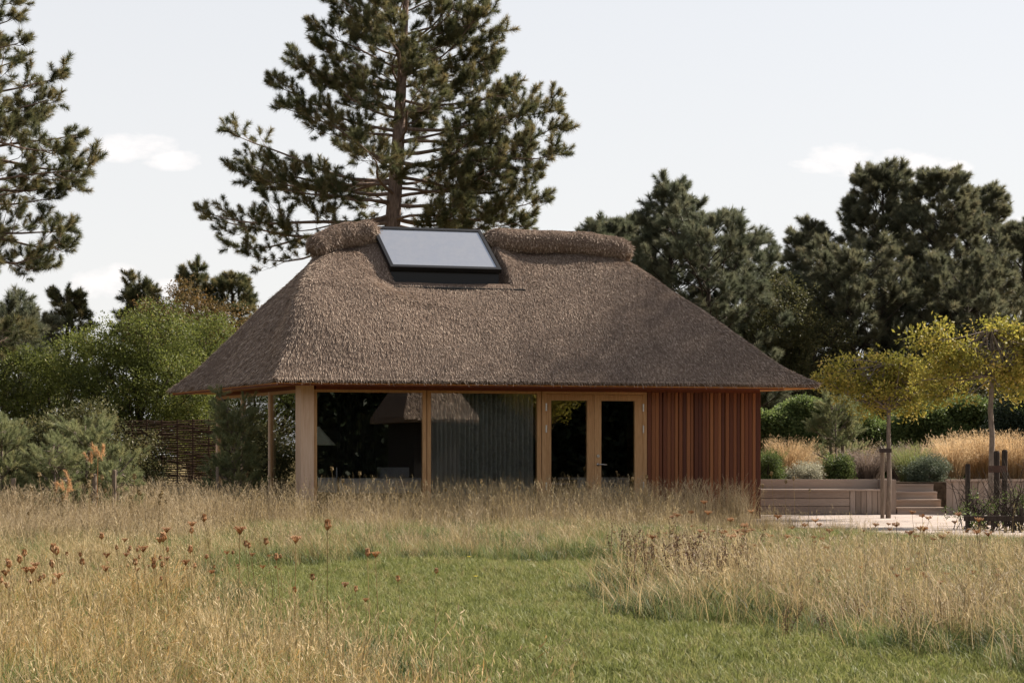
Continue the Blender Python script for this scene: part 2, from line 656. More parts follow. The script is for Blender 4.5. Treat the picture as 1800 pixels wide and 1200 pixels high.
def wob(x, y, s=1.0):
    return x + .22 * np.sin(2.3 * y * s + 1.1 * np.sin(1.7 * x)) + .1 * np.sin(6.1 * y), y + .22 * np.sin(2.1 * x * s + 1.3 * np.sin(1.9 * y)) + .1 * np.sin(5.3 * x)


def build_ground():
    xs = np.concatenate([[-900, -300, -120, -60, -35], np.arange(-22, 22.01, .3), [35, 60, 120, 300, 900]])
    ys = np.concatenate([[-300, -90, -30, -8], np.arange(0, 36.01, .3), [40, 46, 60, 90, 200, 500, 1200]])
    X, Y = np.meshgrid(xs, ys)
    Z = ground_z(X, Y)
    nx, ny = len(xs), len(ys)
    V = np.stack([X, Y, Z], -1).reshape(-1, 3)
    i = np.arange((ny - 1) * (nx - 1))
    r, c = i // (nx - 1), i % (nx - 1)
    q = r * nx + c
    me = fast_mesh('ground', V, np.stack([q, q + 1, q + nx + 1, q + nx], 1), M['ground'], smooth=True)
    lw = inside(LAWN, *wob(V[:, 0], V[:, 1])).astype(np.float32)
    me.attributes.new('lawn', 'FLOAT', 'POINT').data.foreach_set('value', lw)
    tag(link('ground', me), kind='structure')


build_ground()

# ------------------------------------------------------------------ the house (plan is a skewed rectangle, axes U along the front, V along the left side)
aU, aV = math.radians(13.7), math.radians(29.0)
U = np.array((math.cos(aU), math.sin(aU), 0))
V = np.array((-math.sin(aV), math.cos(aV), 0))
HC = np.array((-4.04, 32.61, 0))
HL, HW, OV = 9.37, 4.86, .76
ZE, ZW, ZR = 2.66, 2.60, 5.72
RL, RR = 1.45, 7.80
KS = math.cos(aV - aU)


def H(s, t, z=0.0):
    return HC + s * U + t * V + np.array((0, 0, z))


def hb(mb, s0, s1, t0, t1, z0, z1):
    return mb.hexa([H(s0, t0, z0), H(s1, t0, z0), H(s1, t1, z0), H(s0, t1, z0), H(s0, t0, z1), H(s1, t0, z1), H(s1, t1, z1), H(s0, t1, z1)])


house = thing('thatched_house', 'low garden house with steep brown thatched roof, skylight, glazed front and red timber wall', 'house', tuple(HC))


def hp(name, mat, *boxes, parent=None, smooth=False, label=None):
    mb = MB()
    for b in boxes:
        hb(mb, *b)
    return part(mb, name, mat, parent or house, smooth, label)


# --- roof
SK = dict(s0=2.43, s1=4.63, tt=2.38, tb=1.54, zt=5.965, zb=5.14)
PF = (ZR - ZE - .10) / ((HW / 2 + OV) * KS)


def roof_z(s, t):
    s, t = np.asarray(s, float), np.asarray(t, float)
    df, db = (t + OV) * KS, (HW + OV - t) * KS
    dl, dr = (s + OV) * KS, (HL + OV - s) * KS
    pl = (ZR - ZE - .1) / ((RL + OV) * KS)
    pr = (ZR - ZE - .1) / ((HL - RR + OV) * KS)
    A = np.stack([PF * df, PF * db, pl * dl, pr * dr])
    k = .22
    mn = A.min(0)
    z = mn - k * np.log(np.exp(-(A - mn) / k).sum(0)) + k * .69 * np.clip(1 - mn / .6, 0, 1) * 0
    z = np.where(mn < .5, mn * (1 - mn / .5) + z * (mn / .5), z)
    # thatch swell along the left hip, shaped so the sun brightens that side
    sh = -OV + (t + OV) * (RL + OV) / (HW / 2 + OV)
    x = (s - sh)
    bulge = .56 * np.exp(-(np.clip(x, 0, None) / 2.1) ** 2) * np.exp(-(np.clip(-x, 0, None) / .38) ** 2)
    bulge *= (1 - np.exp(-(np.clip(mn, 0, None) / .55) ** 1.5)) * np.clip((HW / 2 + .4 - t) / .8, 0, 1) * np.clip((ZR - ZE - mn - .1) / 1.5, 0, 1)
    bulge *= 1 - np.clip((s - 1.8) / .6, 0, 1) * np.clip((t - .75) / .5, 0, 1)
    dx = np.maximum(np.maximum(SK['s0'] - .02 - s, s - SK['s1'] - .24), 0)
    collar = .15 * np.exp(-(dx / .30) ** 2) * (dx > 0) * np.clip((t - SK['tb'] + .15) / .35, 0, 1) * np.clip((HW / 2 + .1 - t) / .3, 0, 1)
    bulge = bulge + collar
    lump = .014 * (np.sin(s * 3.1 + 1.5 * np.sin(t * 2.7)) + np.sin(t * 3.7 + 1.3 * np.sin(s * 1.9)))
    return ZE + .10 + np.maximum(z, mn * .2) + bulge + lump * np.clip(mn / .3, 0, 1)


def in_recess(s, t):
    return (s > SK['s0'] - .02) & (s < SK['s1'] + .24) & (t > SK['tb'] - .10) & (t < SK['tt'] + .3)


def build_roof():
    e = .012
    s_ax = np.unique(np.concatenate([np.linspace(-OV, HL + OV, 190), [SK['s0'] - .02 - e, SK['s0'] - .02 + e, SK['s1'] + .24 - e, SK['s1'] + .24 + e]]))
    t_ax = np.unique(np.concatenate([np.linspace(-OV, HW + OV, 120), [SK['tb'] - .10 - e, SK['tb'] - .10 + e, SK['tt'] + .3 - e, SK['tt'] + .3 + e]]))
    Sg, Tg = np.meshgrid(s_ax, t_ax)
    Z = roof_z(Sg, Tg)
    rec = in_recess(Sg, Tg)
    Z = np.where(rec, np.minimum(Z - .34, 4.64 + (Tg - SK['tb']) * .75), Z)
    ns, nt = len(s_ax), len(t_ax)
    Vv = HC + Sg[..., None] * U + Tg[..., None] * V
    Vv[..., 2] = Z
    Vt = Vv.reshape(-1, 3)
    i = np.arange((nt - 1) * (ns - 1))
    q = (i // (ns - 1)) * ns + i % (ns - 1)
    F = [tuple(x) for x in np.stack([q, q + 1, q + ns + 1, q + ns], 1)]
    # eave lip: two rings going down and in
    ring = [k for k in range(ns)] + [k * ns + ns - 1 for k in range(1, nt)] + [(nt - 1) * ns + k for k in range(ns - 2, -1, -1)] + [k * ns for k in range(nt - 2, 0, -1)]
    verts = [tuple(x) for x in Vt]
    prev = ring
    ctr = H(HL / 2, HW / 2)
    for dz, inn in ((-.055, -.02), (-.10, .02), (-.10, .42)):
        cur = []
        for k in ring:
            p = Vt[k].copy()
            d = ctr - p
            d[2] = 0
            d /= np.linalg.norm(d)
            p = p + d * inn
            p[2] = ZE + .10 + dz + .006 * math.sin(k * 1.7)
            cur.append(len(verts))
            verts.append(tuple(p))
        n = len(ring)
        for k in range(n):
            F.append((prev[k], cur[k], cur[(k + 1) % n], prev[(k + 1) % n]))
        prev = cur
    mb = MB()
    mb.v, mb.f = verts, F
    return part(mb, 'roof', M['thatch'], house, True)


roof = build_roof()


def straw_mesh(name, p, nrm, down, parent, lift=(.05, .30), ln=(.06, .15), wd=(.004, .0085), spread=.11, sink=.012):
    n = len(p)
    side = np.cross(down, nrm)
    az = RNG.normal(0, spread, n)[:, None]
    th = RNG.uniform(*lift, n)[:, None]
    d = down * np.cos(az) + side * np.sin(az)
    d = d * np.cos(th) + nrm * np.sin(th)
    w = np.cross(d, nrm)
    w /= np.linalg.norm(w, axis=1, keepdims=True)
    b = np.cross(w, d)
    ro = RNG.uniform(-1.0, 1.0, n)[:, None]
    w = w * np.cos(ro) + b * np.sin(ro)
    L_ = RNG.uniform(*ln, n)[:, None]
    W_ = RNG.uniform(*wd, n)[:, None]
    p0 = p - nrm * sink
    p1 = p0 + d * L_
    vs = np.stack([p0 - w * W_ * .5, p0 + w * W_ * .5, p1 + w * W_ * .4, p1 - w * W_ * .4], 1).reshape(-1, 3)
    tone = np.repeat(np.clip(RNG.beta(2, 2.6, n), 0, 1), 4)
    vs = vs - np.array(org(parent)) if parent is not None else vs
    me = fast_mesh(name, vs, np.arange(4 * n).reshape(n, 4), M['straw'], tone)
    o = link(name, me, parent, org(parent))
    o['kind'] = 'stuff'
    return o


def roof_normals(s, t):
    e = .03
    zs = (roof_z(s + e, t) - roof_z(s - e, t)) / (2 * e)
    zt = (roof_z(s, t + e) - roof_z(s, t - e)) / (2 * e)
    a = np.stack([np.full_like(s, U[0]), np.full_like(s, U[1]), zs], 1)
    b = np.stack([np.full_like(s, V[0]), np.full_like(s, V[1]), zt], 1)
    n = np.cross(a, b)
    n /= np.linalg.norm(n, axis=1, keepdims=True)
    dn = np.stack([np.zeros_like(s), np.zeros_like(s), -np.ones_like(s)], 1)
    dn = dn - n * (dn * n).sum(1, keepdims=True)
    dn /= np.linalg.norm(dn, axis=1, keepdims=True) + 1e-9
    return n, dn


def build_roof_straw():
    N = 430000
    s = RNG.uniform(-OV, HL + OV, N)
    t = RNG.uniform(-OV, HW + OV, N)
    df, db = (t + OV), (HW + OV - t)
    keep = (~in_recess(s, t)) & ((t < HW / 2 + .5) | (RNG.uniform(size=N) < .25))
    s, t = s[keep], t[keep]
    n, d = roof_normals(s, t)
    p = HC + s[:, None] * U + t[:, None] * V
    p[:, 2] = roof_z(s, t)
    # extra fringe along the eaves
    M_ = 5000
    per = RNG.uniform(0, 2 * (HL + HW) + 8 * OV, M_)
    a, b = HL + 2 * OV, HW + 2 * OV
    se = np.where(per < a, per, np.where(per < a + b, a, np.where(per < 2 * a + b, 2 * a + b - per, 0))) - OV
    te = np.where(per < a, 0, np.where(per < a + b, per - a, np.where(per < 2 * a + b, b, 2 * a + 2 * b - per))) - OV
    pe = HC + se[:, None] * U + te[:, None] * V
    pe[:, 2] = ZE + RNG.uniform(.05, .12, M_)
    ctr = H(HL / 2, HW / 2)
    outv = np.where((np.abs(te + OV) < 1e-6)[:, None], np.array([[math.sin(aU), -math.cos(aU), 0]]), np.where((np.abs(te - HW - OV) < 1e-6)[:, None], np.array([[-math.sin(aU), math.cos(aU), 0]]), np.where((se < 0)[:, None], np.array([[-math.cos(aV), -math.sin(aV), 0]]), np.array([[math.cos(aV), math.sin(aV), 0]]))))
    dne = np.tile(np.array([[0, 0, -1.]]), (M_, 1)) * .75 + outv * .65
    dne /= np.linalg.norm(dne, axis=1, keepdims=True)
    nn = np.concatenate([n, np.cross(np.cross(dne, outv), dne) * 1.0])
    nn /= np.linalg.norm(nn, axis=1, keepdims=True) + 1e-9
    straw_mesh('thatch_reeds', np.concatenate([p, pe]), nn, np.concatenate([d, dne]), house)


build_roof_straw()


def ridge_roll(path, rad):
    """a fat bundled thatch roll along the ridge, with reed ends on it"""
    path = np.array(path)
    k = len(path)
    tt = np.linspace(0, k - 1, 26)
    pts = np.stack([np.interp(tt, range(k), path[:, j]) for j in range(3)], 1)
    for _ in range(8):
        pts[1:-1] = (pts[:-2] + 2 * pts[1:-1] + pts[2:]) / 4
    pts[:, 2] += .006 * np.sin(np.arange(26) * 1.3) + .010 * np.sin(np.arange(26) * .6)
    r = np.full(26, rad) * (1 + .025 * np.sin(np.arange(26) * .9))
    r[0] *= .35
    r[1] *= .72
    r[2] *= .92
    r[-1] *= .35
    r[-2] *= .72
    r[-3] *= .92
    mb = MB().tube(pts, r, 16)
    o = part(mb, 'ridge_roll', M['thatch'], house, True)
    N = 11000
    i = RNG.uniform(.2, 24.8, N)
    c = np.stack([np.interp(i, range(26), pts[:, j]) for j in range(3)], 1)
    ax = np.gradient(pts, axis=0)
    ax /= np.linalg.norm(ax, axis=1, keepdims=True)
    a = np.stack([np.interp(i, range(26), ax[:, j]) for j in range(3)], 1)
    a /= np.linalg.norm(a, axis=1, keepdims=True)
    up = np.array([[0, 0, 1.]])
    sd = np.cross(a, up)
    sd /= np.linalg.norm(sd, axis=1, keepdims=True)
    u2 = np.cross(sd, a)
    th = RNG.uniform(0, 2 * PI, N)[:, None]
    n = sd * np.cos(th) + u2 * np.sin(th)
    rr = np.interp(i, range(26), r)[:, None]
    d = np.cross(a, n)
    d = np.where(d[:, 2:3] > 0, -d, d)
    o2 = straw_mesh('reed_ends', c + n * rr * .97, n, d, house, (.04, .30), (.05, .12), (.006, .012), .6)
    o2.parent = o
    return o


t0 = HW / 2
ridge_roll([H(1.00, t0 - .42, 5.42), H(1.30, t0 - .26, 5.62), H(1.66, t0 - .12, 5.77), H(2.08, t0 - .02, 5.86), H(2.54, t0, 5.90)], .275)
ridge_roll([H(4.74, t0, 5.82), H(5.6, t0, 5.81), H(6.6, t0, 5.80), H(7.4, t0, 5.78), H(8.02, t0, 5.62)], .265)


# --- skylight
def skylight():
    s0, s1, tt, tb, zt, zb = (SK[k] for k in ('s0', 's1', 'tt', 'tb', 'zt', 'zb'))
    up = np.cross(U, H(0, tt, zt) - H(0, tb, zb))
    up /= np.linalg.norm(up)

    def pt(s, q, lift=0.0):      # q 0..1 from bottom to top of the glass
        return H(s, tb + (tt - tb) * q, zb + (zt - zb) * q) + up * lift

    def slab(mb, sa, sb, qa, qb, l0, l1):
        return mb.hexa([pt(sa, qa, l0), pt(sb, qa, l0), pt(sb, qb, l0), pt(sa, qb, l0), pt(sa, qa, l1), pt(sb, qa, l1), pt(sb, qb, l1), pt(sa, qb, l1)])
    mb = MB()
    f = .055
    slab(mb, s0 - .05, s0 + .02, -.06, 1.06, -.08, .03)
    slab(mb, s1 - .02, s1 + .05, -.06, 1.06, -.08, .03)
    slab(mb, s0 + .02, s1 - .02, -.06, .0, -.08, .03)
    slab(mb, s0 + .02, s1 - .02, 1.0, 1.06, -.08, .03)
    sk = part(mb, 'skylight', M['black_metal'], house)
    part(slab(MB(), s0 + .02, s1 - .02, 0.0, 1.0, -.03, .012), 'skylight_pane', M['skyglass'], sk)
    # dark curb below the glass
    mb = MB()
    lo0, lo1 = 4.30, 4.55
    mb.hexa([H(s0 - .03, tb + .03, lo0), H(s1 + .03, tb + .03, lo0), H(s1 + .03, tt + .02, lo1), H(s0 - .03, tt + .02, lo1),
             pt(s0 - .03, 0.0, -.085), pt(s1 + .03, 0.0, -.085), pt(s1 + .03, 1.0, -.085), pt(s0 - .03, 1.0, -.085)])
    part(mb, 'curb', M['black_metal'], sk)
    # apron flashing in front and beside
    mb = MB()
    fz = lambda q, t: float(roof_z(np.array(q), np.array(t)))
    za, zb2 = fz(s0 - .05, tb - .24) + .015, fz(s1 + .5, tb - .24) + .03
    zc, zd = za + .10, zb2 + .10
    mb.hexa([H(s0 - .10, tb - .24, za - .05), H(s1 + .46, tb - .24, zb2 - .05), H(s1 + .36, tb + .03, zd - .05), H(s0 - .04, tb + .03, zc - .05),
             H(s0 - .10, tb - .24, za), H(s1 + .46, tb - .24, zb2), H(s1 + .36, tb + .03, zd), H(s0 - .04, tb + .03, zc)])
    part(mb, 'flashing', M['black_metal'], sk)


skylight()

# --- soffit, fascia, head beams, posts
hp('soffit', M['soffit'], (-OV + .05, HL + OV - .05, -OV + .05, HW + OV - .05, ZE - .02, ZE - .002))
hp('fascia', M['fascia'], (-OV + .10, HL + .05, -OV + .06, -OV + .10, ZE - .050, ZE - .022))
hp('fascia', M['fascia'], (-OV + .06, -OV + .10, -OV + .06, HW + OV - .06, ZE - .050, ZE - .022))
hp('head_beam', M['fascia'], (.30, HL, .005, .14, ZW - .035, ZE - .022))
hp('head_beam', M['fascia'], (.005, .14, .31, HW, ZW - .035, ZE - .022))
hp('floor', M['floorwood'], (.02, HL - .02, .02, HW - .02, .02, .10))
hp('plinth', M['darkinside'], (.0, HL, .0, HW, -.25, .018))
hp('corner_post', M['oak_pale'], (.0, .245, -.03, .26, .0, ZE - .022))


def s_of(px, t=0.0):
    k = (px - 900) / 3000
    q = HC + t * V
    return (k * q[1] - q[0]) / (U[0] - k * U[1])


def framed(name, s0, s1, z0, z1, w, wt, t0=0.0, t1=.09, mat='oak', parent=None, wb=None):
    """a rectangular frame with a pane set back in it"""
    mb = MB()
    wb = wt if wb is None else wb
    hb(mb, s0, s0 + w, t0, t1, z0, z1)
    hb(mb, s1 - w, s1, t0, t1, z0, z1)
    hb(mb, s0 + w, s1 - w, t0 + .002, t1 - .002, z1 - wt, z1)
    hb(mb, s0 + w, s1 - w, t0 + .002, t1 - .002, z0, z0 + wb)
    f = part(mb, name, M[mat], parent or house)
    part(hb(MB(), s0 + w, s1 - w, t0 + .035, t0 + .052, z0 + wb, z1 - wt), 'pane', M['glass'], f)
    return f


ZT = ZW - .037
framed('window', .25, 2.445, .10, ZT, .065, .05)
framed('window', 2.462, 4.755, .10, ZT, .075, .05)
# door set: jamb, two leaves with hinges and handle
mb = MB()
hb(mb, 4.772, 4.850, .0, .12, .05, ZT)
hb(mb, 6.868, 6.945, .0, .12, .05, ZT)
hb(mb, 4.850, 6.868, .002, .118, ZT - .05, ZT)
part(mb, 'door_frame', M['oak'], house)


def door_leaf(s0, s1, w0, w1, hinge_s, handle=None):
    mb = MB()
    z0, z1 = .11, ZT - .055
    hb(mb, s0, s0 + w0, .012, .085, z0, z1)
    hb(mb, s1 - w1, s1, .012, .085, z0, z1)
    hb(mb, s0 + w0, s1 - w1, .014, .083, z1 - .12, z1)
    hb(mb, s0 + w0, s1 - w1, .014, .083, z0, z0 + .16)
    d = part(mb, 'door', M['oak'], house)
    part(hb(MB(), s0 + w0, s1 - w1, .045, .062, z0 + .16, z1 - .12), 'pane', M['glass'], d)
    for z in (.62, 1.75, 2.18):
        a = H(hinge_s, -.012, z)
        part(MB().tube([a, a + np.array((0, 0, .15))], .016, 8), 'hinge', M['steel'], d)
        # knuckle rings
    if handle:
        mb = MB()
        a = H(handle, .012, 1.12)
        b = H(handle, -.055, 1.12)
        mb.tube([a, b, H(handle + .03, -.06, 1.12), H(handle + .15, -.06, 1.115)], .012, 8)
        mb.tube([H(handle, .012, 1.12), H(handle, -.005, 1.12)], .03, 12)
        part(mb, 'handle', M['steel'], d, True)
        part(MB().tube([H(handle, .012, 1.29), H(handle, -.008, 1.29)], .032, 14), 'lock', M['steel'], d)
    return d


door_leaf(4.853, 5.852, .11, .14, 4.852)
door_leaf(5.858, 6.866, .14, .16, 6.867, 5.925)

# cladding: upright boards, each a part
mbb = MB()
bw = (HL - 6.955) / 29
random.seed(5)
cl_meshes = []
for wv in (.88, .94, .76):
    mb = MB()
    ux, vx = U, V
    w_ = bw * wv

    def q(s, t, z):
        return s * U + t * V + np.array((0, 0, z))
    ch = .008
    lo, hi = .02, ZT + .0
    ring = [(0, .05), (w_, .05), (w_, ch), (w_ - ch, 0), (ch, 0), (0, ch)]
    vs = [q(s, t, lo) for s, t in ring] + [q(s, t, hi) for s, t in ring]
    n6 = 6
    mb.add(vs, [tuple(range(5, -1, -1)), tuple(range(6, 12))] + [(k, (k + 1) % 6, 6 + (k + 1) % 6, 6 + k) for k in range(6)])
    me = mb.mesh('cladding_board')
    me.materials.append(M['cedar'])
    cl_meshes.append(me)
for k in range(29):
    me = cl_meshes[(0, 1, 0, 2, 1, 0, 0, 2)[k % 8]]
    o = bpy.data.objects.new('cladding_board', me)
    C.objects.link(o)
    o.parent = house
    o.location = tuple((6.955 + k * bw) * U + (-.012 + random.choice((0, .003, -.004, .006))) * V)
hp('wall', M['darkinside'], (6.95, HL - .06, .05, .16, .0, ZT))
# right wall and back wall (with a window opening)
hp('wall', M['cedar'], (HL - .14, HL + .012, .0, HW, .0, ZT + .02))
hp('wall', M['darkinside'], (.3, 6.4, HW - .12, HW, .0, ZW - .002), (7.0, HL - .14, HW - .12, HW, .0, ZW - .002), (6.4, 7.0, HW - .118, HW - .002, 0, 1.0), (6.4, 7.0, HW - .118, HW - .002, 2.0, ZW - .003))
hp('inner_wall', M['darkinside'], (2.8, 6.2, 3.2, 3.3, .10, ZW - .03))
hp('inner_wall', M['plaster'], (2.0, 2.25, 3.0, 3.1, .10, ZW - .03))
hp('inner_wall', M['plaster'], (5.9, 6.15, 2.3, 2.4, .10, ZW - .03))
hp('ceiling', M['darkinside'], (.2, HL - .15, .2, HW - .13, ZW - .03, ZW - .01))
# left glazing: slim mullions, panes between
for (ta, tb_) in ((.272, 1.62), (1.70, 3.20), (3.28, 4.76)):
    mb = MB()
    hb(mb, .01, .08, ta, tb_, ZT - .06, ZT)
    hb(mb, .01, .08, ta, tb_, .10, .16)
    hb(mb, .012, .078, ta, ta + .022, .16, ZT - .06)
    hb(mb, .012, .078, tb_ - .022, tb_, .16, ZT - .06)
    f = part(mb, 'window', M['oak'], house)
    part(hb(MB(), .035, .052, ta, tb_, .16, ZT - .06), 'pane', M['glass'], f)
for ta in (1.622, 3.202, 4.762):
    hp('mullion', M['oak_pale'], (-.01, .10, ta, ta + .076, .02, ZT))

# --- things inside
t = thing('floor_lamp', 'floor lamp with pale conical shade behind the left front window', 'lamp', tuple(H(.56, .62, .10)))
b0 = np.array(org(t))
mb = MB()
n = 24
r0, r1, za, zb_ = .36, .04, 1.40, 1.76
vs = [b0 + np.array((r0 * math.cos(2 * PI * k / n), r0 * math.sin(2 * PI * k / n), za)) for k in range(n)] + [b0 + np.array((r1 * math.cos(2 * PI * k / n), r1 * math.sin(2 * PI * k / n), zb_)) for k in range(n)]
mb.add(vs, [(k, (k + 1) % n, n + (k + 1) % n, n + k) for k in range(n)])
part(mb, 'lamp_shade', M['shade'], t, True)
part(MB().tube([b0 + np.array((0, 0, .02)), b0 + np.array((0, 0, 1.74))], .012, 8), 'stem', M['black_metal'], t)
part(MB().tube([b0, b0 + np.array((0, 0, .02))], .15, 20), 'base', M['black_metal'], t)


def curtain(s0, s1, tpos, label, folds, amp=.05, mat='curtain'):
    n = folds * 6
    mb = MB()
    vs = []
    for k in range(n + 1):
        s = s0 + (s1 - s0) * k / n
        tt = tpos + amp * math.sin(2 * PI * k / 6 + .6 * math.sin(k * .31)) + .02 * math.sin(k * .21)
        vs += [H(s, tt, .12), H(s, tt * 1.0, ZW - .05), H(s, tt + .006, .12), H(s, tt + .006, ZW - .05)]
    fs = []
    for k in range(n):
        a = 4 * k
        fs += [(a, a + 4, a + 5, a + 1), (a + 2, a + 3, a + 7, a + 6)]
    mb.add(vs, fs)
    o = mb.obj('curtain', M[mat], None, tuple(H(s0, tpos, .1)), True)
    tag(o, label, 'curtain')
    return o


curtain(2.50, 4.70, .26, 'dark grey pleated curtain drawn across the second front window', 24, .075)
curtain(1.35, 2.15, 1.6, 'dark narrow curtain hanging inside behind the first front window', 12, .05, 'curtain_dark')
t = thing('bed', 'bed with pale linen behind the front windows', 'bed', tuple(H(2.2, 1.5, .10)))
part(hb(MB(), 1.35, 3.3, .95, 3.1, .10, .55), 'bed_frame', M['darkwood'], t)
part(hb(MB(), 1.38, 3.27, .98, 3.0, .552, .84), 'mattress', M['linen'], t)
part(hb(MB(), 1.85, 2.45, 2.5, 2.95, .843, 1.05), 'pillow', M['linen'], t)
part(hb(MB(), 2.6, 3.2, 2.5, 2.95, .843, 1.05), 'pillow', M['linen'], t)
t = thing('sideboard', 'low sideboard with blue grey cloth seen through the left glass door', 'sideboard', tuple(H(5.2, 1.2, .10)))
part(hb(MB(), 4.95, 5.85, 1.0, 1.5, .10, .70), 'cabinet', M['darkwood'], t)
part(hb(MB(), 4.93, 5.87, .98, 1.52, .702, .74), 'cloth', M['linen_blue'], t)
t = thing('dining_table', 'small table under a pale cloth inside the right glass door', 'table', tuple(H(6.5, 1.6, .10)))
part(hb(MB(), 6.2, 7.3, 1.3, 2.1, .80, .84), 'table_top', M['linen'], t)
for (s_, t_) in ((6.25, 1.35), (7.2, 1.35), (6.25, 2.0), (7.2, 2.0)):
    part(hb(MB(), s_, s_ + .05, t_, t_ + .05, .10, .798), 'leg', M['darkwood'], t)
part(hb(MB(), 6.19, 7.31, 1.285, 1.298, .45, .842), 'cloth', M['linen'], t)

# ------------------------------------------------------------------ leaf and needle sources


def tuft_proto(coll, mat, n=70, shoot=.24, nl=.12, w=.010, ang=(25, 70), seed=0):
    r = np.random.default_rng(seed)
    z = r.uniform(0, 1, n) ** .8
    az = r.uniform(0, 2 * PI, n)
    an = np.radians(r.uniform(*ang, n)) * (1.15 - .6 * z)
    d = np.stack([np.cos(az) * np.sin(an), np.sin(az) * np.sin(an), np.cos(an)], 1)
    b = np.stack([np.zeros(n), np.zeros(n), z * shoot], 1)
    L_ = (nl * r.uniform(.75, 1.2, n) * (1.05 - .25 * z))[:, None]
    sd = np.cross(d, r.normal(size=(n, 3)))
    sd /= np.linalg.norm(sd, axis=1, keepdims=True)
    vs = np.stack([b - sd * w / 2, b + sd * w / 2, b + d * L_], 1).reshape(-1, 3)
    tone = np.repeat(r.uniform(0, 1, n), 3)
    me = fast_mesh('needle_tuft', vs, np.arange(3 * n).reshape(n, 3), mat, tone)
    o = bpy.data.objects.new('needle_tuft', me)
    coll.objects.link(o)


def leaf_proto(coll, mat, n=26, rad=.24, ln=.07, w=.035, seed=0, droop=.2, up=.25):
    r = np.random.default_rng(seed)
    p = r.normal(size=(n, 3))
    p /= np.linalg.norm(p, axis=1, keepdims=True)
    p *= rad * r.uniform(.25, 1, n)[:, None] ** .6
    p[:, 2] *= .8
    d = p / (np.linalg.norm(p, axis=1, keepdims=True) + 1e-6) + r.normal(size=(n, 3)) * .7
    d[:, 2] += up - droop
    d /= np.linalg.norm(d, axis=1, keepdims=True)
    sd = np.cross(d, r.normal(size=(n, 3)))
    sd /= np.linalg.norm(sd, axis=1, keepdims=True)
    nn = np.cross(sd, d)
    L_ = (ln * r.uniform(.7, 1.25, n))[:, None]
    W_ = (w * r.uniform(.7, 1.2, n))[:, None]
    mid = p + d * L_ * .5 + nn * L_ * .08
    vs = np.stack([p, mid + sd * W_ * .5, p + d * L_, mid - sd * W_ * .5], 1).reshape(-1, 3)
    tone = np.repeat(r.uniform(0, 1, n), 4)
    me = fast_mesh('leaf_spray', vs, np.arange(4 * n).reshape(n, 4), mat, tone)
    o = bpy.data.objects.new('leaf_spray', me)
    coll.objects.link(o)


def coll_of(name, fn, k, **kw):
    c = proto_coll(name)
    for i in range(k):
        fn(c, seed=i + 1, **kw)
    return c


T_PINE = coll_of('tuft_pine', tuft_proto, 4, mat=M['needle'], n=150, shoot=.18, nl=.14, w=.0085, ang=(30, 95))
T_DARK = coll_of('tuft_dark', tuft_proto, 4, mat=M['needle_dark'], n=150, shoot=.20, nl=.16, w=.0095, ang=(28, 90))
T_GREY = coll_of('tuft_grey', tuft_proto, 4, mat=M['needle_grey'], n=150, shoot=.20, nl=.16, w=.009, ang=(28, 90))
T_BLUE = coll_of('tuft_blue', tuft_proto, 4, mat=M['needle_blue'], n=130, shoot=.17, nl=.075, w=.005, ang=(30, 80))
T_GREEN = coll_of('spray_green', leaf_proto, 4, mat=M['leaf_green'], n=34, rad=.22, ln=.07, w=.032)
T_OLIVE = coll_of('spray_olive', leaf_proto, 4, mat=M['leaf_olive'], n=34, rad=.24, ln=.075, w=.036)
T_BROWN = coll_of('spray_brown', leaf_proto, 4, mat=M['leaf_brown'], n=30, rad=.24, ln=.075, w=.042)
T_YELL = coll_of('spray_yellow', leaf_proto, 4, mat=M['leaf_yellow'], n=24, rad=.22, ln=.095, w=.045, droop=.6, up=0)
T_HEDGE = coll_of('spray_hedge', leaf_proto, 4, mat=M['leaf_hedge'], n=40, rad=.20, ln=.07, w=.045)
T_DKLEAF = coll_of('spray_dark', leaf_proto, 4, mat=M['leaf_dark'], n=44, rad=.2, ln=.06, w=.035)
T_SILV = coll_of('spray_silver', leaf_proto, 3, mat=M['leaf_silver'], n=44, rad=.10, ln=.04, w=.018)
T_SAGE = coll_of('spray_sage', leaf_proto, 3, mat=M['leaf_sage'], n=44, rad=.10, ln=.05, w=.012)
T_HGREEN = coll_of('spray_small_green', leaf_proto, 3, mat=M['leaf_hedge'], n=40, rad=.11, ln=.05, w=.02)


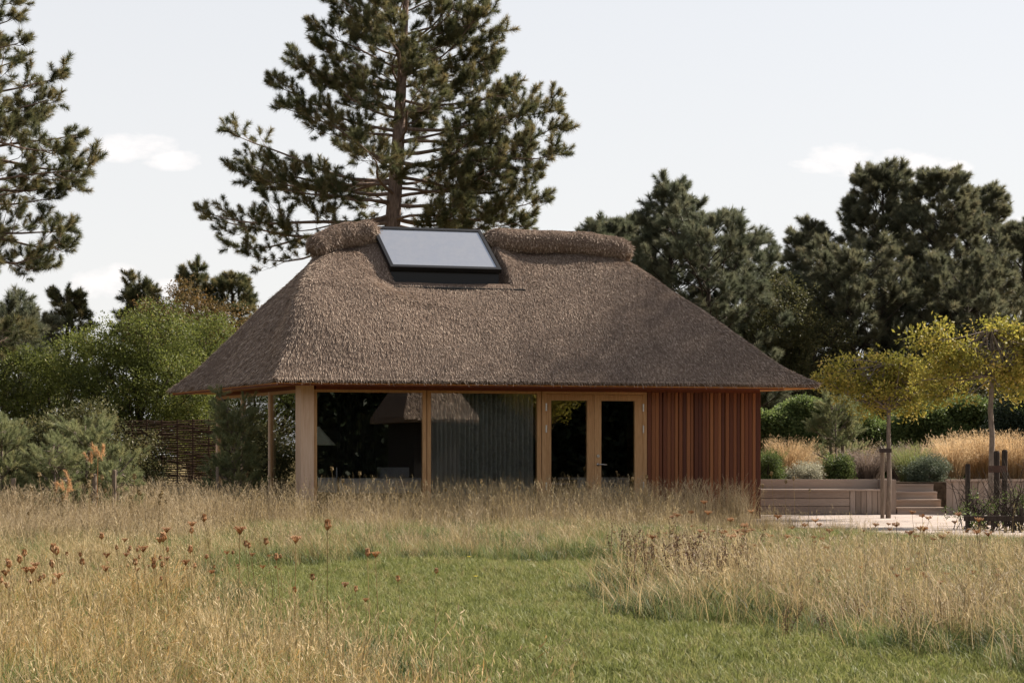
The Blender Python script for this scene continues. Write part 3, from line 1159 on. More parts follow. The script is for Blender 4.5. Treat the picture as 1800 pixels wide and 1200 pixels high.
# ------------------------------------------------------------------ pines
def pine(label, loc, trunk, limbs, src, tscale=1.0, group=None, name='pine_tree', bark_m='bark_pine', seed=1, tw=1.0, dens=1.0, twig=.42, cat='tree', core=True, droop=.0, tuft_step=.24, upt=.45):
    """trunk: list of (x,y,z,r) offsets from loc; limbs: list of (height, azimuth, length, start elevation, tip lift)"""
    r = np.random.default_rng(seed)
    root = thing(name, label, cat, loc, 0, group)
    loc = np.array(loc, float)
    mb = MB()
    tp = np.array([q[:3] for q in trunk]) + loc
    tr = np.array([q[3] for q in trunk])
    mb.tube(tp, tr, 9)
    zs = tp[:, 2]
    pts, dirs, scl = [], [], []

    def add(p, d, s):
        pts.append(p)
        d = d / np.linalg.norm(d)
        dirs.append(d + np.array((0, 0, upt)) + r.normal(size=3) * .22)
        scl.append(s * tscale * r.uniform(.8, 1.2))
    for lm in limbs:
        hz, az, ln, el, lift = lm[:5]
        ldn = dens * (lm[5] if len(lm) > 5 else 1.0)
        z = loc[2] + hz
        base = np.array([np.interp(z, zs, tp[:, 0]), np.interp(z, zs, tp[:, 1]), z])
        out = np.array((math.cos(az), math.sin(az), 0))
        side = np.array((-out[1], out[0], 0))
        bend, ph = r.uniform(-.3, .3), r.uniform(0, 6)
        n = 9
        q = np.linspace(0, 1, n)
        path = base + out * (ln * q)[:, None] + side * (bend * ln * q * (1 - q) * 1.6 + .08 * ln * np.sin(q * 7 + ph) * q)[:, None]
        path[:, 2] += ln * (math.tan(el) * q + lift * (q ** 2.5 - .6 * q * (1 - q)) + .07 * np.sin(q * 6 + ph * 2) * q * (1.25 - q))
        rb = np.interp(z, zs, tr) * .42
        rb = min(rb, .014 + .0115 * ln)
        mb.tube(path, np.linspace(rb, .012, n), 5, False)
        inner = r.uniform(.10, .34) if ln > 1.6 else .12
        k = max(3, int(ln * (1 - inner) / (twig / ldn)))
        for i in range(k):
            f = inner + (1 - inner) * ((i + r.uniform(.0, 1.0)) / k) ** .85
            p = np.array([np.interp(f, q, path[:, j]) for j in range(3)])
            sgn = 1 if r.uniform() < .5 else -1
            tl = (.25 + .36 * ln * (1.1 - f)) * r.uniform(.5, 1.15) * tw
            tl = min(tl, 1.6)
            td = out * r.uniform(.25, 1.0) + side * sgn * r.uniform(.3, 1.0) + np.array((0, 0, r.uniform(-.35, .65) - droop))
            td /= np.linalg.norm(td)
            e = p + td * tl + np.array((0, 0, .15 * tl))
            mid = p + td * tl * .5 - np.array((0, 0, .06 * tl)) + r.normal(size=3) * .05 * tl
            mb.tube([p, mid, e], [.014, .010, .006], 3, False)
            add(e, e - mid, 1.1)
            kt = max(2, int(tl / tuft_step * 1.5 * min(1.0, ldn)))
            for j in range(kt):
                g = .30 + .70 * (j + r.uniform(0, 1)) / kt
                pp = (p + (mid - p) * g * 2) if g < .5 else (mid + (e - mid) * (g - .5) * 2)
                dv = td * .6 + r.normal(size=3) * .65 + np.array((0, 0, .25))
                dv /= np.linalg.norm(dv)
                sl = r.uniform(.05, .30) * min(1.0, tl) * (1.25 if tscale > .9 and twig > .3 else .5)
                ee = pp + dv * sl
                if sl > .16:
                    mb.tube([pp, ee], [.007, .004], 3, False)
                add(ee, dv, 1.0)
        add(path[-1], path[-1] - path[-2], 1.1)
        for j in range(4):
            dv = out + side * r.uniform(-1, 1) + np.array((0, 0, r.uniform(-.1, .8)))
            add(path[-1] - (path[-1] - path[-2]) * r.uniform(.0, .8) + dv * r.uniform(0, .2), dv, 1.0)
    # leader
    for j in range(5):
        add(tp[-1] - np.array((0, 0, .18 * j)), np.array((r.uniform(-.5, .5), r.uniform(-.5, .5), 1.0)), 1.0)
    part(mb, 'trunk', M[bark_m], root, True)
    scatter('foliage', src, np.array(pts), np.array(dirs), np.array(scl), root)
    return root


def auto_limbs(r, z0, z1, prof, step=.55, per=4, e0=.0, e1=.75, lift=.15, jitter=.25):
    """limbs in whorls between two heights; prof(f) gives length at relative height"""
    out, z, a = [], z0, r.uniform(0, 6)
    while z < z1:
        f = (z - z0) / (z1 - z0)
        k = per if f < .85 else max(3, per - 1)
        for i in range(k):
            ln = prof(f) * r.uniform(1 - jitter, 1 + jitter * .5)
            out.append((z + r.uniform(-.2, .2), a + 2 * PI * i / k + r.uniform(-.35, .35), max(.25, ln), e0 + (e1 - e0) * f + r.uniform(-.12, .15), lift * r.uniform(.3, 1.3)))
        a += 1.1
        z += step * r.uniform(.8, 1.2) * (1 - .3 * f)
    return out


def limb_to(loc, trunk, zpx, ex, ey, Y, dy=0.0):
    """limb from the trunk at photo height zpx whose tip shows at (ex, ey)"""
    z0 = EYE + (800 - zpx) / 3000 * Y
    e = P(ex, ey, Y + dy)
    tp = np.array([q[:3] for q in trunk]) + np.array(loc)
    bx = np.interp(z0, tp[:, 2], tp[:, 0])
    by = np.interp(z0, tp[:, 2], tp[:, 1])
    dx, dyy = e[0] - bx, e[1] - by
    ln = math.hypot(dx, dyy)
    rise = (e[2] - z0) / ln
    return (z0 - loc[2], math.atan2(dyy, dx), ln, math.atan(rise - .12), .12)


# the big pine behind the house
def big_pine():
    Y = 60.0
    bx = (688 - 900) / 3000 * Y
    loc = (bx, Y, 0)
    top = EYE + (800 + 110) / 3000 * Y

    def tx(px):
        return (px - 900) / 3000 * Y - bx
    zf = lambda py: EYE + (800 - py) / 3000 * Y
    trunk = [(tx(688), 0, 0, .36), (tx(690), 0, zf(400), .28), (tx(700), 0, zf(250), .225), (tx(707), .1, zf(120), .165), (tx(713), .1, zf(0), .105), (tx(712), .1, zf(-80), .05), (tx(712), .1, top, .015)]
    L_ = []
    # side limbs read off the photograph: (trunk y, tip x, tip y, depth offset)
    for a in [(392, 356, 368, -.8), (385, 372, 395, 1.2), (400, 440, 452, -1.0), (398, 405, 425, 1.6), (318, 402, 232, .5), (322, 418, 300, -1.0), (340, 425, 280, 1.5), (232, 482, 150, .3), (240, 500, 190, -1.2), (160, 520, 100, 1.0), (120, 548, 42, .2), (150, 560, 75, -1.0), (60, 592, 10, .4), (30, 600, -30, -.6),
              (375, 500, 400, -1.8), (300, 470, 335, 2.0), (355, 540, 330, -2.0),
              (270, 985, 215, .4), (285, 978, 268, -1.0), (225, 980, 190, .6), (310, 940, 320, 1.2), (360, 955, 345, -.4), (385, 930, 378, 1.2), (395, 905, 392, -1.4), (200, 900, 145, .4), (175, 892, 170, -1.2), (120, 878, 50, .4), (130, 870, 95, 1.4), (60, 848, 5, .2), (75, 835, 30, -1.3), (20, 800, -30, .5), (250, 930, 205, -1.6), (330, 880, 300, -2.2)]:
        L_.append((*limb_to(loc, trunk, a[0], a[1], a[2], Y, a[3]), .55 if (a[1] < 690 and a[2] > 180) else 1.0))
    r = np.random.default_rng(3)
    fill = auto_limbs(r, zf(390), top - .5, lambda f: 4.3 * (1 - f) ** .7 + .5, .66, 4, .05, .7)
    # fewer fill limbs on the left below: the sky shows through there
    for l in fill:
        side = math.cos(l[1])
        if side < -.2 and l[0] < zf(300) and r.uniform() < .55:
            continue
        if abs(side) < .8 or r.uniform() < .45:
            L_.append(l)
    return pine('tall pine with bare reddish trunk and open crown rising behind the thatched house', loc, trunk, L_, T_PINE, 1.62, seed=4, dens=1.5, tw=1.25, twig=.5, tuft_step=.23)


big_pine()


# left edge pine, trunk outside the frame
def left_pine():
    Y = 40.0
    bx = (-95 - 900) / 3000 * Y
    loc = (bx, Y, 0)
    zf = lambda py: EYE + (800 - py) / 3000 * Y
    trunk = [(0, 0, 0, .26), (.05, 0, zf(400), .20), (.1, 0, zf(100), .12), (.1, 0, zf(-90), .03)]
    L_ = []
    for a in [(60, 22, 30, 0), (90, 25, 75, -.8), (160, 102, 138, .3), (200, 75, 175, -1), (240, 70, 205, 1.0), (270, 160, 282, .2), (255, 135, 232, -.6), (310, 130, 330, .8), (300, 118, 300, -1.4), (330, 90, 355, .6), (380, 115, 408, .2), (400, 112, 425, -.8), (430, 85, 470, .4), (440, 60, 450, -1.2), (350, 60, 330, 1.5), (180, 40, 210, 1.6), (120, 30, 110, 1.1), (20, 20, 5, .3), (225, 100, 260, -1.7)]:
        L_.append(limb_to(loc, trunk, a[0], a[1], a[2], Y, a[3]))
    r = np.random.default_rng(8)
    for l in auto_limbs(r, 3.0, zf(-80), lambda f: 2.2 * (1 - f) ** .7 + .3, .6, 4, .0, .6):
        if math.cos(l[1]) < .5:
            L_.append(l)
    pine('tall pine at the left edge with branches reaching in over the shrubs', loc, trunk, L_, T_PINE, 1.2, seed=9, dens=1.35, tw=1.1, tuft_step=.18)


left_pine()


def simple_pine(label, px, top_py, Y, width_px, src=T_DARK, zb=1.0, seed=1, tscale=1.2, per=5, shape=.8, group=None, lean=0.0, e1=.9, dens=.72, step=.55, name='pine_tree', e0=.1, bark_m='bark_dark', twig=.42, tw=1.0):
    X = (px - 900) / 3000 * Y
    h = EYE + (800 - top_py) / 3000 * Y - .55
    R = width_px / 2 / 3000 * Y
    r = np.random.default_rng(seed)
    loc = (X, Y, 0)
    trunk = [(0, 0, -.1, .05 + .018 * h), (lean * .3, 0, h * .5, .03 + .011 * h), (lean, 0, h * .85, .025 + .003 * h), (lean * 1.1, 0, h - .15, .012)]

    def prof(f):
        return R * ((1 - f) ** shape * .95 + .12) * (1.0 if f > .15 else .75 + f * 1.6)
    limbs = auto_limbs(r, zb, h - .25, prof, step, per, e0, min(e1, .72), .2)
    return pine(label, loc, trunk, limbs, src, tscale, group, name, bark_m, seed + 50, 1.0 * tw, dens, twig)


# left, beyond the shrubs
simple_pine('dark young pine with several leaders at the far left behind the shrub', 118, 470, 54, 110, T_PINE, 3.0, 21, 1.2, 5, .9, dens=.55)
simple_pine('small pine tip showing between the two clouds above the green shrub', 245, 455, 52, 95, T_PINE, 3.2, 22, 1.2, 5, .9, dens=.55)
simple_pine('small dark pine with a bare leader left of the roof slope', 345, 434, 52, 85, T_PINE, 3.0, 23, 1.2, 4, .9, dens=.55)
simple_pine('rounded dark pine touching the left slope of the thatched roof', 408, 455, 52, 110, T_PINE, 2.8, 24, 1.2, 5, .6, dens=.55)
simple_pine('grey green pine low at the left edge below the tall pine', 8, 500, 45, 190, T_GREY, .8, 25, 1.15, 5, .55)
simple_pine('dark pine just behind the left edge among the shrubs', 60, 520, 52, 120, T_DARK, 2.0, 26, 1.2, 5, .7)
# right, beyond the hedge
simple_pine('grey green pine with pointed twin tips right of the thatched ridge', 1165, 308, 56, 200, T_GREY, 2.5, 31, 1.3, 5, .62, None, .3, .9, 0.8, .5)
simple_pine('spreading grey pine low over the right thatch slope', 1245, 370, 54, 300, T_GREY, 1.5, 32, 1.3, 5, .5, None, 0, .8, 0.8, .5)
simple_pine('pale pine leaning out left beside the twin tipped one', 1055, 360, 58, 150, T_GREY, 2.5, 33, 1.25, 5, .6)
simple_pine('grey green pine between the ridge end and the twin tipped pine', 1105, 372, 59, 190, T_GREY, 2.0, 44, 1.3, 5, .5, None, 0, .8, .85, .5)
simple_pine('rounded grey pine just over the right roof slope', 1312, 400, 57, 190, T_GREY, 1.5, 45, 1.3, 5, .5, None, 0, .8, .85, .5)
simple_pine('low grey pine in the gap left of the right hand wood', 1365, 470, 60, 170, T_GREY, 1.5, 46, 1.3, 5, .5, None, 0, .8, .85, .5)
simple_pine('dark pine forming the low left shoulder of the right hand wood', 1425, 388, 62, 170, T_DARK, 1.5, 34, 1.35, 5, .55, None, 0, .8, 0.8, .5)
simple_pine('tallest dark pine of the right hand wood with upright candles', 1552, 278, 62, 230, T_DARK, 1.5, 35, 1.4, 6, .55, None, 0, 1.0, .85, .5)
simple_pine('dark pine with a bare stem below its tip right of the tallest one', 1655, 290, 60, 210, T_DARK, 1.5, 36, 1.35, 5, .5, None, 0, 1.0, 0.8, .5)
simple_pine('dark pine with broad flat crown near the right edge', 1722, 325, 63, 190, T_DARK, 1.5, 37, 1.35, 6, .5, None, 0, .9, 0.8, .5)
simple_pine('dark pine cut by the right edge of the picture', 1800, 370, 61, 200, T_DARK, 1.5, 38, 1.35, 5, .55)
simple_pine('low dark pine filling the wood under the tallest pine', 1500, 430, 57, 260, T_DARK, 1.0, 39, 1.35, 6, .4, None, 0, .7, 0.8, .5)
simple_pine('low dark pine behind the right yellow tree', 1700, 460, 57, 280, T_DARK, 1.0, 40, 1.35, 6, .4, None, 0, .7, .75, .5)



# ------------------------------------------------------------------ broadleaf shrubs and trees
def blob_points(r, blobs, n, shell=.55):
    """points spread through overlapping ellipsoids, thicker near their skins"""
    vols = np.array([b[3] * b[4] * b[5] for b in blobs])
    pick = r.choice(len(blobs), n, p=vols / vols.sum())
    d = r.normal(size=(n, 3))
    d /= np.linalg.norm(d, axis=1, keepdims=True)
    rad = r.uniform(shell, 1.0, n) ** .7
    rad *= 1 + .16 * np.sin(d[:, 0] * 5 + pick * 2.1) * np.sin(d[:, 2] * 6 + pick)
    B = np.array(blobs)[pick]
    return B[:, :3] + d * rad[:, None] * B[:, 3:6], d


def leafy_tree(label, loc, blobs, src, n, name='shrub', cat='shrub', stems=4, tscale=1.0, bark_m='bark_dark', seed=1, group=None, shell=.4, limb_n=24, stem_r=.05, trunk=None, zmin=.05, updir=.3, gapk=-1.1):
    r = np.random.default_rng(seed)
    root = thing(name, label, cat, loc, 0, group)
    loc = np.array(loc, float)
    bl = [(loc[0] + b[0], loc[1] + b[1], loc[2] + b[2], b[3], b[4], b[5]) for b in blobs]
    p, d = blob_points(r, bl, n, shell)
    ok = p[:, 2] > loc[2] + zmin
    gap = np.sin(p[:, 0] * 4.1 + 1.7 * np.sin(p[:, 2] * 5.3 + seed)) + np.sin(p[:, 1] * 4.7 + 1.3 * np.sin(p[:, 0] * 3.1)) + np.sin(p[:, 2] * 6.7 + p[:, 0] * 2.3 + seed)
    ok &= gap > gapk
    p, d = p[ok], d[ok]
    mb = MB()
    if trunk is None:
        for i in range(stems):
            b = loc + np.array((r.uniform(-.25, .25), r.uniform(-.25, .25), -.05))
            q = bl[i % len(bl)]
            e = np.array(q[:3]) + np.array((0, 0, q[5] * .3))
            m1 = (b + e) / 2 + r.normal(size=3) * .12
            mb.tube([b, m1, e], [stem_r, stem_r * .75, stem_r * .35], 6)
        anchor = [loc + np.array((0, 0, .4 * (max(b[2] for b in bl) - loc[2])))]
    else:
        tp = [loc + np.array(q[:3]) for q in trunk]
        mb.tube(tp, [q[3] for q in trunk], 9)
        anchor = tp[-3:]
    for i in r.choice(len(p), min(limb_n, len(p)), replace=False):
        a = anchor[r.integers(len(anchor))]
        mid = (a + p[i]) / 2 + r.normal(size=3) * .05
        mb.tube([a, mid, p[i]], [stem_r * .45, stem_r * .3, .006], 4, False)
    part(mb, 'trunk', M[bark_m], root, True)
    dd = d * .6 + r.normal(size=p.shape) * .5 + np.array((0, 0, updir))
    scatter('foliage', src, p, dd, r.uniform(.75, 1.25, len(p)) * tscale, root)
    return root


def at(px, Y, z=0.0):
    return ((px - 900) / 3000 * Y, Y, z)


def zat(py, Y):
    return EYE + (800 - py) / 3000 * Y


# green shrub mass on the left
leafy_tree('broad bright green shrub left of the thatched roof, upper branches lit', at(240, 43), [(0, 0, 2.9, 1.7, 1.3, 1.2), (-.9, .2, 3.2, 1.2, 1.1, 1.2), (.9, -.1, 3.1, 1.2, 1.0, 1.2), (.3, .3, 4.25, 1.2, 1, .95), (-1.0, .2, 4.0, .8, .8, .8), (-.2, -.3, 1.6, 1.6, 1.2, 1.0), (1.3, .2, 2.2, 1.0, .9, .9)], T_GREEN, 2300, stems=6, seed=61, limb_n=60, stem_r=.06)
leafy_tree('green shrub further left, reaching the picture edge', at(85, 44), [(0, 0, 2.6, 1.7, 1.2, 1.3), (.7, 0, 3.6, 1.0, 1, .9), (-.8, 0, 3.2, 1.1, 1, 1.0), (0, -.2, 1.4, 1.6, 1.2, 1.0)], T_GREEN, 1500, stems=5, seed=62, limb_n=40, stem_r=.06)
leafy_tree('green shrub tucked under the left eave of the house', at(352, 45), [(0, 0, 2.6, 1.1, 1.1, 1.1), (.1, .2, 4.1, .95, .9, 1.0), (.7, .2, 3.4, .9, .9, .9), (.5, 0, 1.7, 1.2, 1.1, .9)], T_GREEN, 1500, stems=4, seed=63, limb_n=40, stem_r=.06)
leafy_tree('tree with browning leaf tips between the shrub and the roof slope', at(330, 49), [(0, 0, 4.7, 1.5, 1.2, 1.3), (1.3, 0, 4.4, 1.2, 1, 1.2), (-.9, 0, 4.8, .9, 1, 1.0), (-.1, .1, 5.75, .7, .7, .6)], T_BROWN, 1300, 'tree', 'tree', stems=3, seed=64, limb_n=40, stem_r=.08, shell=.3)
leafy_tree('dull olive bush in the shade at the foot of the green shrubs', at(120, 40), [(0, 0, 1.0, 1.5, 1.0, 1.1), (1.3, .3, 1.0, 1.0, .9, .9), (-1.4, .2, 1.1, 1.1, .9, 1.1), (.3, .2, 1.8, 1.1, .8, .7)], T_OLIVE, 1500, stems=5, seed=65, limb_n=50)
leafy_tree('dark bush standing behind the left glazed wall of the house', at(470, 52), [(0, 0, 1.6, 2.0, 1.4, 1.7), (-1.8, 0, 1.4, 1.4, 1.2, 1.5), (1.8, 0, 1.6, 1.6, 1.2, 1.6)], T_OLIVE, 1200, stems=5, seed=66, limb_n=30)
leafy_tree('green tree beyond the left edge, mirrored in the side glazing of the house', (-18.8, 46.5, 0), [(0, 0, 2.6, 2.4, 2.0, 2.2), (1.5, .5, 4.2, 1.8, 1.5, 1.5), (-1.8, -.5, 3.6, 1.8, 1.5, 1.8), (2.4, .8, 1.8, 1.6, 1.4, 1.6)], T_GREEN, 1500, 'tree', 'tree', stems=4, seed=59, limb_n=30, stem_r=.09, tscale=1.3)
leafy_tree('olive deciduous tree in the gap right of the roof end', at(1385, 55), [(0, 0, 5.6, 1.3, 1.2, 1.5), (.9, .1, 4.4, 1.3, 1.1, 1.5), (-.9, 0, 4.4, 1.3, 1.1, 1.5), (.1, 0, 2.6, 1.9, 1.2, 1.5)], T_OLIVE, 1700, 'tree', 'tree', stems=3, seed=67, limb_n=40, stem_r=.08)
leafy_tree('dark understory bush beneath the right hand pines', at(1620, 54), [(-3, 0, 2.0, 2.2, 1.2, 1.9), (0, 0, 2.2, 2.2, 1.2, 2.0), (3, 0, 2.3, 2.2, 1.2, 2.1), (5, .4, 2.4, 1.8, 1.2, 2.2)], T_OLIVE, 1900, stems=6, seed=68, limb_n=40, tscale=1.2)


# unseen airy tree added off the right edge to shade the right roof half
def shade_tree():
    r = np.random.default_rng(415)
    loc = np.array((17.0, 42.4, 0.))
    root = thing('tree', 'unseen airy tree added outside the right edge to shade the right of the roof', 'tree', tuple(loc))
    T_AIRY = coll_of('spray_airy', leaf_proto, 3, mat=M['leaf_green'], n=44, rad=.75, ln=.12, w=.06)
    n = 1150
    p = loc + np.array((.5, .3, 16.4)) + r.normal(size=(n, 3)) * np.array((1.9, 2.6, 1.55))
    p = p[(p[:, 2] > 13.4) & (p[:, 0] > .31 * p[:, 1] + 1.15)]
    mb = MB()
    mb.tube([loc + np.array(q) for q in ((0, 0, -.1), (.1, 0, 6), (0, .1, 12), (-.2, .2, 16), (-.3, .2, 18.5))], [.28, .22, .15, .08, .02], 9)
    for i in r.choice(len(p), 60, replace=False):
        a = loc + np.array((0, .1, r.uniform(11, 15)))
        mb.tube([a, (a + p[i]) / 2 + np.array((0, 0, .2)), p[i]], [.05, .03, .008], 4, False)
    part(mb, 'trunk', M['bark_grey'], root, True)
    scatter('foliage', T_AIRY, p, r.normal(size=p.shape), r.uniform(.8, 1.2, len(p)), root)


shade_tree()


# hedge
def hedge():
    Y = 46.5
    r = np.random.default_rng(70)
    root = thing('hedge', 'rough green hedge running behind the planting bed on the right', 'hedge', at(1560, Y))
    n = 3600
    X = r.uniform(at(1280, Y)[0], at(1900, Y)[0], n)
    top = 2.55 + .16 * np.sin(X * 1.7) + .12 * np.sin(X * 4.1 + 1) - .25 * np.exp(-((X - 9.8) / .8) ** 2)
    f = r.uniform(0, 1, n)
    on_top = f < .45
    z = np.where(on_top, top - r.uniform(0, .25, n), r.uniform(.6, 1, n) * top)
    y = Y + np.where(on_top, r.uniform(-.7, .7, n), -.7 + r.uniform(-.15, .3, n)) + .12 * np.sin(X * 3 + z * 4)
    p = np.stack([X, y, z], 1)
    d = np.stack([r.normal(size=n) * .5, np.where(on_top, 0, -.6) + r.normal(size=n) * .4, np.where(on_top, 1, .3) + r.normal(size=n) * .3], 1)
    mb = MB()
    for k in range(14):
        x = at(1290, Y)[0] + k * .68
        mb.tube([(x, Y, -.05), (x + .05, Y + .05, 1.0), (x - .1, Y, 2.1)], [.05, .04, .015], 5)
    part(mb, 'stem', M['bark_dark'], root)
    scatter('foliage', T_HEDGE, p, d, r.uniform(.8, 1.25, n), root)
    # shaded inner leaves
    n = 1400
    X = r.uniform(at(1280, Y)[0], at(1900, Y)[0], n)
    p = np.stack([X, Y + r.uniform(-.5, .5, n), r.uniform(.2, 2.1, n)], 1)
    scatter('inner_foliage', T_HEDGE, p, r.normal(size=(n, 3)), r.uniform(.9, 1.3, n), root)


hedge()
leafy_tree('dark clipped evergreen cone at the right edge behind the golden grass', at(1800, 43.5), [(0, 0, 1.3, 1.25, 1.1, 1.3), (.1, 0, 2.1, .9, .85, .9), (.2, 0, 2.7, .5, .5, .5)], T_DKLEAF, 1500, stems=3, seed=71, limb_n=20)

# young yellowing trees on the patio


def young_tree(label, px, base_y, Y, crown, seed, n, trunk_px, src=T_YELL, shell=.05):
    loc = at(px, Y, 0)
    tr = [((q[0] - px) / 3000 * Y, 0, zat(q[1], Y), q[2]) for q in trunk_px]
    tr[0] = (tr[0][0], 0, -.05, tr[0][3])
    bl = [((b[0] - px) / 3000 * Y, b[4] if len(b) > 4 else 0, zat(b[1], Y), b[2] / 3000 * Y, b[2] / 3000 * Y * .8, b[3] / 3000 * Y) for b in crown]
    return leafy_tree(label, loc, bl, src, n, 'young_tree', 'tree', tscale=.92, bark_m='bark_grey', seed=seed, trunk=tr, limb_n=70, stem_r=.04, shell=shell, updir=-.1, gapk=-.42)


young_tree('small yellow leaved tree standing on the patio in front of the bench', 1562, 905, 35.0,
           [(1562, 672, 70, 42), (1500, 665, 55, 34), (1625, 672, 62, 36), (1545, 640, 55, 24), (1445, 668, 28, 14), (1470, 640, 34, 20), (1600, 715, 40, 22), (1530, 715, 40, 22), (1600, 640, 40, 20), (1555, 735, 30, 14), (1480, 690, 30, 14)], 81, 430,
           [(1561, 905, .055), (1563, 840, .048), (1562, 780, .045), (1562, 720, .04), (1562, 672, .03), (1560, 640, .015)])
young_tree('larger yellow leaved tree near the right edge beside dark stakes', 1742, 930, 31.5,
           [(1742, 640, 80, 46), (1680, 625, 70, 40), (1800, 630, 80, 46), (1640, 660, 50, 28), (1625, 600, 44, 22), (1715, 590, 60, 24), (1590, 588, 28, 13), (1660, 575, 30, 12), (1770, 580, 50, 20), (1830, 600, 60, 40), (1700, 690, 60, 22), (1650, 700, 40, 18), (1790, 685, 40, 18), (1740, 570, 40, 14)], 82, 660,
           [(1741, 930, .062), (1742, 840, .055), (1744, 770, .05), (1741, 720, .048), (1744, 660, .04), (1742, 620, .03), (1742, 580, .014)])


# ------------------------------------------------------------------ young blue pines on the left and in the bed
def young_pine(label, px, top_py, base_py, Y, width_px, seed, stems=1, src=T_BLUE, tscale=1.0, group=None, thick=1.0, shape=.45, zlow=.35, dens=1.0):
    X = (px - 900) / 3000 * Y
    zb = float(ground_z(X, Y))
    h = zat(top_py, Y) - zb - .16
    R = max(.2, width_px / 2 / 3000 * Y - .15)
    r = np.random.default_rng(seed)
    limbs = auto_limbs(r, zlow, h - .3, lambda f: R * ((1 - f) ** shape * .95 + .05), .26, 5, .3, .65, .25)
    trunk = [(0, 0, -.05, .035), (.02, 0, h * .5, .024), (0, 0, h - .1, .01)]
    return pine(label, (X, Y, zb), trunk, limbs, src, tscale, group, 'young_pine', 'bark_grey', seed, .55, dens, .2, tuft_step=.2)


young_pine('bushy blue green young pine left of the woven fence', 150, 722, 880, 30, 150, 91, tscale=1.0, dens=.8)
young_pine('wide blue green young pine beside the bushy one, nearer the left', 95, 770, 880, 29, 120, 92, tscale=.95)
young_pine('blue green young pine cut by the left picture edge', 2, 715, 880, 29.5, 90, 93, tscale=1.0)
young_pine('upright young pine with candle shoots at the left corner of the house', 412, 692, 880, 33, 110, 94, tscale=1.05, shape=.7, dens=.55)
young_pine('low young pine to the right of the bushy one', 205, 790, 880, 29.5, 90, 97, tscale=.9)
young_pine('small staked pine with pale needles standing in the planting bed', 1468, 688, 800, 41.5, 105, 95, tscale=1.15, zlow=1.25, dens=.55)

# ------------------------------------------------------------------ wattle fence
def wattle():
    Y0, Y1 = 41.5, 40.0
    a, b = np.array(at(205, Y0)), np.array(at(395, Y1))
    root = thing('wattle_fence', 'dark woven wattle fence left of the house', 'fence', tuple(a))
    r = np.random.default_rng(100)
    nr = 44
    hgt = 2.08
    for k in range(nr):
        z = .08 + hgt * k / nr
        n = 15
        ph = PI * (k % 2)
        pts = []
        e0, e1 = r.uniform(-.03, .0), r.uniform(1.0, 1.03)
        for i in range(n):
            f = e0 + (e1 - e0) * i / (n - 1)
            q = a + (b - a) * f
            pts.append((q[0], q[1] + .016 * math.sin(i * PI / 2 + ph), z + .012 * math.sin(i * .8 + k) + r.normal() * .004))
        part(MB().tube(pts, r.uniform(.015, .021), 5), 'rod', M['wattle'], root)
    for i in range(8):
        q = a + (b - a) * (i / 7)
        part(MB().tube([(q[0], q[1], -.1), (q[0], q[1], hgt + .08)], .022, 6), 'post', M['wattle'], root)


wattle()
t = thing('garden_shed', 'dark low shed roof peeping over the woven fence', 'shed', at(385, 50))
x0, y0, _ = at(385, 50)
part(MB().box(x0 - .6, x0 + 1.6, y0, y0 + 2, 0, 2.3), 'wall', M['darkinside'], t)
part(MB().hexa([(x0 - .8, y0 - .2, 2.31), (x0 + 1.8, y0 - .2, 2.31), (x0 + 1.8, y0 + 2.2, 2.31), (x0 - .8, y0 + 2.2, 2.31), (x0 - .2, y0 + .9, 2.75), (x0 + 1.8, y0 + .9, 2.75), (x0 + 1.8, y0 + 1.1, 2.75), (x0 - .2, y0 + 1.1, 2.75)]), 'roof', M['shed_roof'], t)

# short posts among the young pines
for i, (px, py0, py1, Y, w) in enumerate([(98, 848, 900, 29, .035), (166, 832, 885, 29, .04), (201, 825, 890, 29, .035), (24, 840, 900, 28.5, .04), (382, 820, 880, 32.5, .03)]):
    lb = ['short grey stake in the grass under the wide young pine', 'short grey stake below the orange dead shoot', 'short grey stake right of the bushy young pine', 'short grey stake at the left picture edge', 'thin grey stake by the upright young pine'][i]
    x, y, z = at(px, Y)
    z = float(ground_z(x, y))
    o = MB().tube([(x, y, z - .1), (x, y, zat(py0, Y) - .02), (x, y, zat(py0, Y))], [w, w, w * .8], 8).obj('stake', M['stake'], None, (x, y, z))
    tag(o, lb, 'stake', 'short stakes among the young pines')

# ------------------------------------------------------------------ patio, bench, steps, retaining wall
mb = MB()
pp = [at(1290, 37.8), at(1900, 37.8), (16, 31), (13.5, 24.5), at(1640, 27.2), at(1480, 29.3), at(1325, 32.0)]
n = len(pp)
mb.add([(p[0], p[1], .012) for p in pp] + [(p[0], p[1], -.2) for p in pp], [tuple(range(n))] + [(k, n + k, n + (k + 1) % n, (k + 1) % n) for k in range(n)])
me = mb.mesh('patio')
# make sure the top faces up
me.materials.append(M['patio'])
o = link('patio', me)
tag(o, kind='structure')
import bmesh
bm = bmesh.new()
bm.from_mesh(me)
bmesh.ops.recalc_face_normals(bm, faces=bm.faces)
bm.to_mesh(me)
bm.free()

YB = 37.2
mb = MB()
mb.box(at(1270, 38)[0], 22, 38.3, 45.5, .0, .70)
tag(mb.obj('planting_bed', M['soil']), kind='structure')


